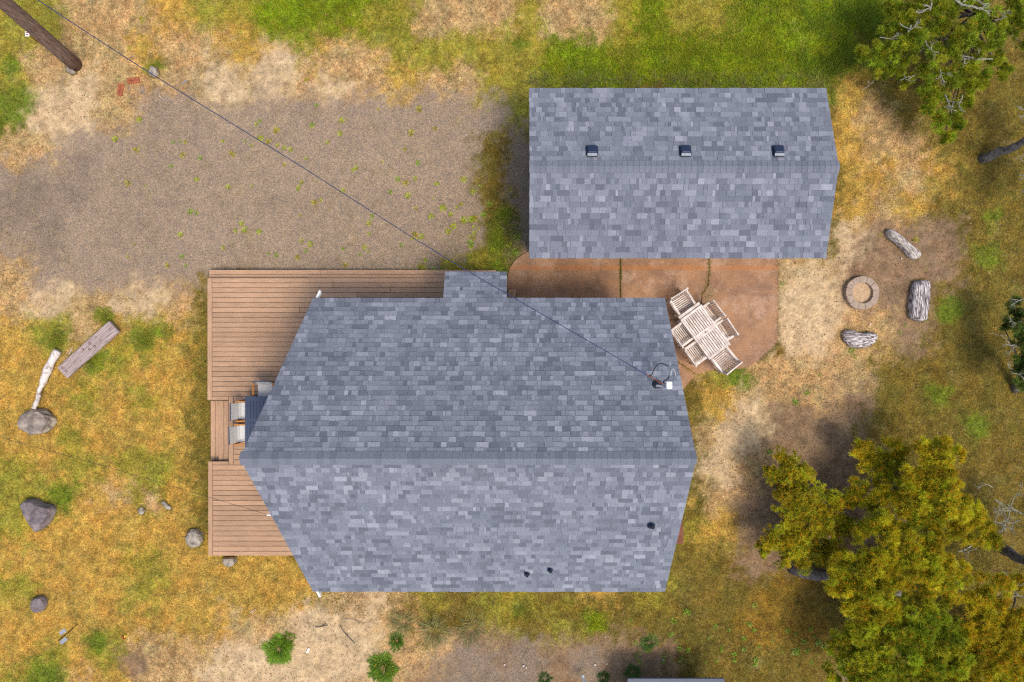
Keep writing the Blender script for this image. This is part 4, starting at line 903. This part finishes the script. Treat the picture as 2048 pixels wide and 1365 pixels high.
bush(1207, 1355, .12, 160, .08, .16, (60, 100, 24), 0, 'small dark weed between white pipe and neighbouring roof', 'weed', 'weed', 9)
bush(1090, 1357, .14, 180, .08, .16, (66, 104, 26), 0, 'dark green weed at the bottom edge on the dirt track', 'weed', 'weed', 10)
bush(335, 662, .2, 400, .03, .07, (160, 160, 60), 0, 'low round cushion of green turf next to a larger cushion', 'turf cushion', 'turf_cushion', 11)
bush(285, 680, .33, 1100, .03, .08, (162, 160, 56), 0, 'largest round cushion of green turf between bench and deck', 'turf cushion', 'turf_cushion', 12)
bush(110, 680, .3, 800, .03, .07, (160, 158, 56), 0, 'round cushion of green turf above the driftwood', 'turf cushion', 'turf_cushion', 13)
bush(208, 632, .25, 800, .03, .08, (162, 164, 56), 0, 'round cushion of green turf at the upper end of the bench', 'turf cushion', 'turf_cushion', 14)

# grass and crumbs grown up against the feet of stones, logs and posts
VV = []; CC = []
for o in [o for o in COL.objects if o.get('category') in ('boulder', 'log', 'stone') and o.name.startswith(('boulder', 'log_seat'))]:
    v = np.array([tuple(q.co) for q in o.data.vertices[:30]]); k = 260 if o['category'] == 'boulder' else 170
    i_ = RNG.integers(0, 30, k); t = RNG.random((k, 1)); p = (v[i_] * (1 - t) + v[(i_ + 1) % 30] * t) * RNG.uniform(.97, 1.13, (k, 1)) + np.array(o.location)
    c = np.where(RNG.random((k, 1)) < .35, np.array([alb((140, 146, 50))]), np.array([alb((190, 158, 90))])) * RNG.uniform(.5, 1.4, (k, 1))
    VV.append(blades(p[:, 0], p[:, 1], np.full(k, -.01), RNG.uniform(.05, .12, k), RNG.uniform(.008, .014, k), RNG.uniform(.4, .95, k), c)); CC.append(c)
tag(tri_mesh('foot_grass', np.concatenate(VV), np.concatenate(CC), M_leaf), 'grass blades grown against the feet of the stones and logs', 'grass', kind='stuff')

# neighbouring roof and pipe at the lower edge
nb_ = empty('shed', (4.5, -10.5, 0), 0, 'corner of a neighbouring grey roofed shed cut off by the bottom edge', 'shed')
ya = P(0, 1358, 1.1).y; mb = MB(); r4 = [(P(1213, 0, 1.1).x, ya - 2.6, 1.6), (P(1470, 0, 1.1).x, ya - 2.6, 1.6), (P(1448, 0, 1.1).x, ya, 1.1), (P(1256, 0, 1.1).x, ya, 1.1)]
r4 = [Vector(p) - nb_.location for p in r4]; mb.prism(r4, [p - Vector((0, 0, .07)) for p in r4]); mb.build('roof', M_sh[1], nb_)
mb = MB(); mb.box(-.9, 1.0, -1.4, .12, 0, 1.0); mb.build('wall', M_siding, nb_)
mb = MB(); mb.tube(curve_pts([P(1165, 1351, .25), P(1167, 1358, .3), P(1171, 1368, .5), P(1172, 1380, .9)], 4), .045, 10); tag(mb.build('downspout', M_white, None, True), 'white downspout elbow poking in at the bottom edge', 'downspout')
mb = MB(); q = P(1362, 1058, 0); mb.box(q.x - .4, q.x + .02, q.y - .4, q.y + .25, 0, .2); tag(mb.build('timber_step', M_redstep, bevel=.01), 'red brown timber step peeking out below the roof edge', 'step')

# ------------------------------------------------------------------ pines
def tufts(cent, dirs, nn, Ln, Wn, cols, cone):
    """needle tufts: (k,3) centres and directions -> triangles; cones as little orange studs"""
    k = len(cent); R_ = RNG.normal(size=(k, nn, 3)); R_ /= np.linalg.norm(R_, axis=2, keepdims=True)
    d = R_ * .85 + dirs[:, None, :] * .75; d /= np.linalg.norm(d, axis=2, keepdims=True)
    s = np.cross(d, RNG.normal(size=(k, nn, 3))); s /= np.linalg.norm(s, axis=2, keepdims=True)
    Ls = Ln * RNG.uniform(.7, 1.2, (k, nn, 1)); c = cent[:, None, :]
    V = np.stack([c - s * Wn, c + s * Wn, c + d * Ls], 2).reshape(-1, 3, 3)
    C = (cols[:, None, :] * RNG.uniform(.6, 1.45, (k, nn, 1))).reshape(-1, 3)
    ci = np.nonzero(RNG.random(k) < cone)[0]; p = cent[ci] + dirs[ci] * .05 + [0, 0, .02]; t = .022
    K = []
    for a_ in range(4):
        a0, a1 = a_ * math.pi / 2, (a_ + 1) * math.pi / 2
        K.append(np.stack([p + [t * math.cos(a0), t * math.sin(a0), 0], p + [t * math.cos(a1), t * math.sin(a1), 0], p + [0, 0, .05]], 1))
    return V, C, (np.concatenate(K) if len(ci) else np.zeros((0, 3, 3)))
def pine(base, lean, pads, col, cone, lab, dens=1.0, trunk_r=.15, twigs=(), seed=1, needle=.115, grp='shore pines', nn=28, zs=.5, psc=1.02):
    """base px, pads (px, py, r_px, z)"""
    pads = [(x_, y_, r_, z_ * zs) for x_, y_, r_, z_ in pads]; lean = (lean[0], lean[1], lean[2] * zs); twigs = [(q[0], q[1], q[2], q[3], q[4] * zs, q[5]) for q in twigs]
    b = P(base[0], base[1], 0); root = empty('pine_tree', b, 0, lab, 'tree', grp); rn = np.random.default_rng(seed); rd_ = random.Random(seed)
    top = P(*lean); mb = MB(); pts = [b + (top - b) * (t / 8) + Vector((rd_.uniform(-.05, .05), rd_.uniform(-.05, .05), 0)) * (t > 0) for t in range(9)]; pts[0].z = -.1
    mb.tube([p - b for p in pts], [trunk_r * (1.15 - .09 * t) for t in range(9)], 12); mb.build('trunk', M_bark, root, True)
    br = MB(); CE = []; DI = []; CO = []
    for (x_, y_, r_, z_) in pads:
        pc = P(x_, y_, z_ * .92); r = r_ * (H - z_) / F; 
        j = min(range(len(pts)), key=lambda k: abs(pts[k].z - pc.z * .62)); a = pts[j]; m1 = a.lerp(pc, .5) + Vector((0, 0, .12)) + Vector((rd_.uniform(-.1, .1), rd_.uniform(-.1, .1), 0))
        br.tube([p - b for p in curve_pts([a, m1, pc - Vector((0, 0, .1))], 4)], [.036 - .003 * q for q in range(9)], 6)
        r *= psc; nc = max(12, int(30 * (r / .6) ** 1.6)); pv = np.array(pc)
        for c_ in range(nc):
            u = rn.normal(size=3); u[2] = abs(u[2]) * .6 + .05; u /= np.linalg.norm(u); rad_ = r * rn.uniform(.3, 1.15)
            cc = pv + u * np.array([rad_, rad_, rad_ * .75]); sr = r * rn.uniform(.22, .42)
            br.tube([pc - Vector((0, 0, .1)) - b, Vector(cc) - b], [.018, .008], 4, cap=False)
            k = int(22 * dens * (sr / .2) ** 2 ) + 8
            q = rn.normal(size=(k, 3)); q /= np.linalg.norm(q, axis=1, keepdims=True); q[:, 2] = np.where(q[:, 2] < -.2, -q[:, 2], q[:, 2])
            q2 = q * sr * rn.uniform(.5, 1.1, (k, 1)); CE.append(cc + q2); dd = q * .6 + u * .5 + [0, 0, .5]; DI.append(dd / np.linalg.norm(dd, axis=1, keepdims=True))
            shade = rn.uniform(.5, 1.4); yel = rn.uniform(.85, 1.2); cb = np.array(alb(col, .8)) * shade; cb[0] *= yel; CO.append(cb * rn.uniform(.75, 1.25, (k, 1)))
    br.build('branches', M_bark, root, True)
    CE = np.concatenate(CE); DI = np.concatenate(DI); CO = np.concatenate(CO)
    V, C, K = tufts(CE - np.array(b), DI, nn, needle, .0062, CO, cone)
    o = tri_mesh('crown', V, np.clip(C, .004, .8), M_needle, root)
    if len(K): tag(tri_mesh('pollen_cones', K, np.tile(np.array(alb((250, 178, 44), .95)), (len(K), 1)) * RNG.uniform(.7, 1.2, (len(K), 1)), M_needle, root), kind='stuff')
    if twigs:
        def grow(p, d, L, r, dep, tw_):
            e = p + d * L; m_ = (p + e) / 2 + Vector((rd_.uniform(-1, 1), rd_.uniform(-1, 1), 0)) * L * .12; tw_.tube([p, m_, e], [r, r * .8, r * .5], 5, cap=False)
            if dep:
                for _ in range(rd_.choice([2, 3])): grow(p.lerp(e, rd_.uniform(.4, 1)), (d + Vector((rd_.uniform(-1, 1), rd_.uniform(-1, 1), rd_.uniform(-.4, .5)))).normalized(), L * rd_.uniform(.45, .75), r * .65, dep - 1, tw_)
        for (x0_, y0_, x1_, y1_, z_, r_) in twigs:
            tw_ = MB(); p0, p1 = P(x0_, y0_, z_), P(x1_, y1_, z_ + .15); grow(p0 - b, (p1 - p0).normalized(), (p1 - p0).length * .7, r_, 3, tw_); tw_.build('lichen_twig', M_twig, root, True)
    return root
YG = (200, 194, 42); DG = (140, 152, 40)
pine((1640, 1060), (1655, 1075, 2.6), [(1574, 928, 30, 2.9), (1549, 946, 20, 2.8), (1598, 945, 24, 2.9), (1580, 975, 36, 3.0), (1604, 1004, 34, 2.8), (1572, 1020, 26, 2.6), (1640, 1012, 36, 2.2), (1664, 1044, 34, 2.0), (1620, 1052, 36, 2.4), (1580, 1066, 30, 2.4), (1550, 1082, 30, 2.5), (1522, 1094, 16, 2.3), (1600, 1098, 34, 2.3), (1650, 1090, 32, 2.0), (1570, 1112, 20, 2.2)], (196, 190, 44), .13, 'bushy yellow green pine nearest the house with a bare gap around it', 1.25, .11, seed=2, nn=24, needle=.095)
pine((1586, 1136), (1800, 1190, 4.4), [(1690, 1128, 26, 3.8), (1664, 1160, 26, 3.8), (1690, 1180, 32, 3.8), (1730, 1130, 34, 4.0), (1740, 1170, 36, 4.2), (1720, 1060, 22, 3.8), (1746, 1045, 30, 4.0), (1782, 1066, 32, 4.2), (1770, 1110, 30, 4.2), (1790, 1150, 34, 4.2), (1740, 1215, 36, 4.0), (1786, 1222, 34, 4.2), (1700, 1210, 22, 3.8), (1850, 1070, 36, 4.6), (1830, 1120, 36, 4.6), (1870, 1130, 36, 4.6), (1900, 1150, 30, 4.5), (1860, 1180, 32, 4.4)], YG, .14, 'pine with a thick dark trunk slanting in under its crown', 1.15, .19, [(1790, 1110, 1805, 1100, 3.6, .02), (1945, 1090, 1905, 1110, 4.2, .025), (1905, 1110, 1920, 1135, 4.2, .022), (1725, 1115, 1705, 1125, 3.4, .016)], 4)
pine((1800, 1010), (1880, 1010, 4.4), [(1760, 955, 26, 2.8), (1830, 985, 34, 4.2), (1718, 900, 20, 2.6), (1735, 925, 24, 2.6), (1765, 905, 24, 2.6), (1795, 900, 20, 2.7), (1785, 935, 24, 2.8), (1712, 980, 18, 2.8), (1738, 1000, 24, 3.0), (1700, 1000, 12, 2.8), (1770, 990, 26, 3.4), (1806, 975, 30, 3.8), (1850, 905, 26, 4.6), (1878, 890, 22, 4.6), (1905, 910, 18, 4.4), (1870, 930, 30, 4.8), (1836, 950, 28, 4.6), (1892, 945, 22, 4.6), (1862, 975, 32, 4.8), (1900, 985, 24, 4.6), (1830, 1010, 34, 4.4), (1880, 1020, 36, 4.6), (1925, 1010, 24, 4.6), (1950, 1040, 28, 4.4), (1975, 1072, 26, 4.4), (1920, 1055, 32, 4.4), (1810, 1020, 20, 4.0)], (208, 198, 44), .15, 'tallest pine whose orange tipped crown points towards the fire pit', 1.1, .17, [(2010, 1060, 1975, 1035, 3.4, .02), (1990, 1000, 2030, 1030, 3.2, .022)], 5)
pine((1760, 1240), (1850, 1320, 4.6), [(1700, 1262, 24, 3.4), (1672, 1290, 22, 3.2), (1735, 1270, 30, 3.8), (1700, 1320, 34, 3.4), (1660, 1350, 24, 3.2), (1750, 1320, 36, 4.0), (1800, 1270, 36, 4.4), (1780, 1360, 36, 4.2), (1840, 1240, 36, 4.6), (1850, 1300, 40, 4.8), (1830, 1350, 40, 4.6), (1890, 1250, 34, 4.8), (1900, 1310, 38, 4.8), (1890, 1370, 40, 4.8), (1720, 1372, 36, 3.8)], (178, 184, 42), .07, 'broad green pine at the bottom edge below the slanting trunk', 1.1, .15, [(1830, 1340, 1860, 1350, 3.8, .02), (1700, 1300, 1730, 1310, 3., .016)], 6)
pine((1940, 1230), (2040, 1290, 4.8), [(1930, 1275, 34, 4.6), (1915, 1345, 36, 4.6), (2005, 1165, 22, 4.4), (1935, 1200, 24, 4.6), (1960, 1180, 26, 4.6), (1990, 1200, 28, 4.6), (1950, 1240, 34, 4.8), (1985, 1260, 36, 4.8), (1950, 1300, 34, 4.8), (2020, 1230, 30, 4.8), (2030, 1290, 40, 5.0), (1985, 1320, 36, 5.0), (1950, 1360, 36, 4.8), (2020, 1350, 40, 5.), (2055, 1250, 34, 5.), (2070, 1330, 40, 5.), (2040, 1160, 16, 4.4)], (204, 190, 42), .18, 'pine filling the bottom corner with many orange cone tips', 1.1, .15, [(2048, 1180, 2015, 1165, 4.0, .028), (2010, 1150, 1990, 1165, 3.8, .02), (2048, 1195, 2028, 1190, 4., .024), (2010, 1265, 2000, 1290, 4.2, .016)], 7)
pine((2010, 1100), (2120, 1160, 4.5), [(2090, 1060, 30, 4.2), (2110, 1110, 36, 4.6), (2100, 1160, 30, 4.6)], DG, .1, 'pine beyond the picture edge with bare lichen twigs and dark trunk', 1., .14, [(2048, 1030, 2000, 1000, 3.4, .022), (2040, 1040, 2005, 1050, 3.2, .02), (2020, 1020, 2010, 1060, 3.2, .018), (1985, 975, 1960, 965, 2.8, .012)], 8)
pine((1905, 90), (2000, -40, 4.6), [(1890, 25, 28, 4.3), (1872, 55, 22, 4.2), (1905, 105, 22, 4.0), (1870, -5, 30, 4.3), (1940, -5, 30, 4.4), (1855, 185, 18, 3.2), (1905, 215, 18, 3.0), (1800, 95, 20, 3.5), (1940, 140, 22, 3.6), (1768, 66, 18, 3.4), (1742, 108, 20, 3.3), (1718, 108, 9, 3.2), (1770, 100, 22, 3.5), (1790, 60, 22, 3.6), (1760, 145, 20, 3.2), (1790, 130, 22, 3.4), (1806, 28, 22, 3.8), (1782, 18, 14, 3.7), (1838, 20, 22, 4.0), (1836, 60, 26, 4.0), (1826, 100, 26, 3.8), (1815, 165, 16, 3.0), (1870, 115, 22, 3.8), (1850, 150, 20, 3.4), (1900, 155, 20, 3.4), (1875, 190, 20, 3.2), (1850, 215, 16, 3.0), (1880, 240, 20, 2.8), (1905, 250, 16, 2.8), (1892, 275, 11, 2.6), (1915, 70, 32, 4.2), (1950, 100, 24, 4.0), (1965, 45, 28, 4.3), (1930, 175, 18, 3.3), (1960, 160, 18, 3.3), (1985, 120, 14, 3.6), (1995, 70, 28, 4.2), (2030, 50, 28, 4.3), (2020, 15, 30, 4.4), (2005, 145, 14, 3.4), (2055, 90, 20, 4.2), (1930, 205, 12, 3.)], (164, 176, 44), .012, 'spreading green pine with pale lichen branches behind the garage', .62, .17,
     [(1862, 0, 1858, 32, 4.2, .035), (1905, -5, 1975, 24, 4.4, .045), (1822, 52, 1812, 72, 4.0, .03), (1920, 110, 1935, 125, 3.8, .025), (1985, 118, 1935, 122, 3.8, .022), (1890, 190, 1900, 215, 3.4, .022), (1925, 190, 1915, 215, 3.4, .022), (1830, 150, 1812, 162, 3.2, .016), (1880, 140, 1885, 160, 3.6, .018), (1725, 180, 1745, 168, 2.8, .010), (1850, 80, 1870, 110, 3.9, .02), (1760, 75, 1790, 80, 3.6, .015), (1990, 40, 2025, 30, 4.3, .016)], 9, nn=28)
pine((1962, 318), (2110, 262, 3.6), [(2110, 230, 30, 3.6), (2120, 300, 34, 4.), (2098, 380, 26, 3.6), (2130, 340, 30, 4)], DG, .05, 'leaning bare grey trunk of a pine whose crown is past the picture edge', .8, .13, [(2060, 215, 2044, 235, 3.2, .022), (2060, 330, 2042, 322, 3.2, .014), (2060, 350, 2043, 358, 3., .014), (2060, 392, 2042, 392, 3., .016)], 10)
pine((2030, 780), (2085, 700, 3.4), [(2022, 610, 14, 2.8), (2028, 640, 18, 3.), (2036, 672, 22, 3.1), (2010, 650, 8, 2.6), (2050, 705, 26, 3.2), (2034, 730, 16, 3.), (2045, 765, 18, 2.8), (2070, 640, 30, 3.4), (2080, 740, 34, 3.4)], (116, 134, 60), .0, 'dark bluish pine at the picture edge with silvery lichen twigs', 1.0, .13, [(2055, 600, 2020, 606, 3.1, .018), (2048, 640, 2022, 650, 3.1, .018), (2048, 690, 2000, 690, 3., .018), (2048, 760, 2036, 745, 3., .022), (2030, 745, 2012, 730, 2.8, .014)], 11)
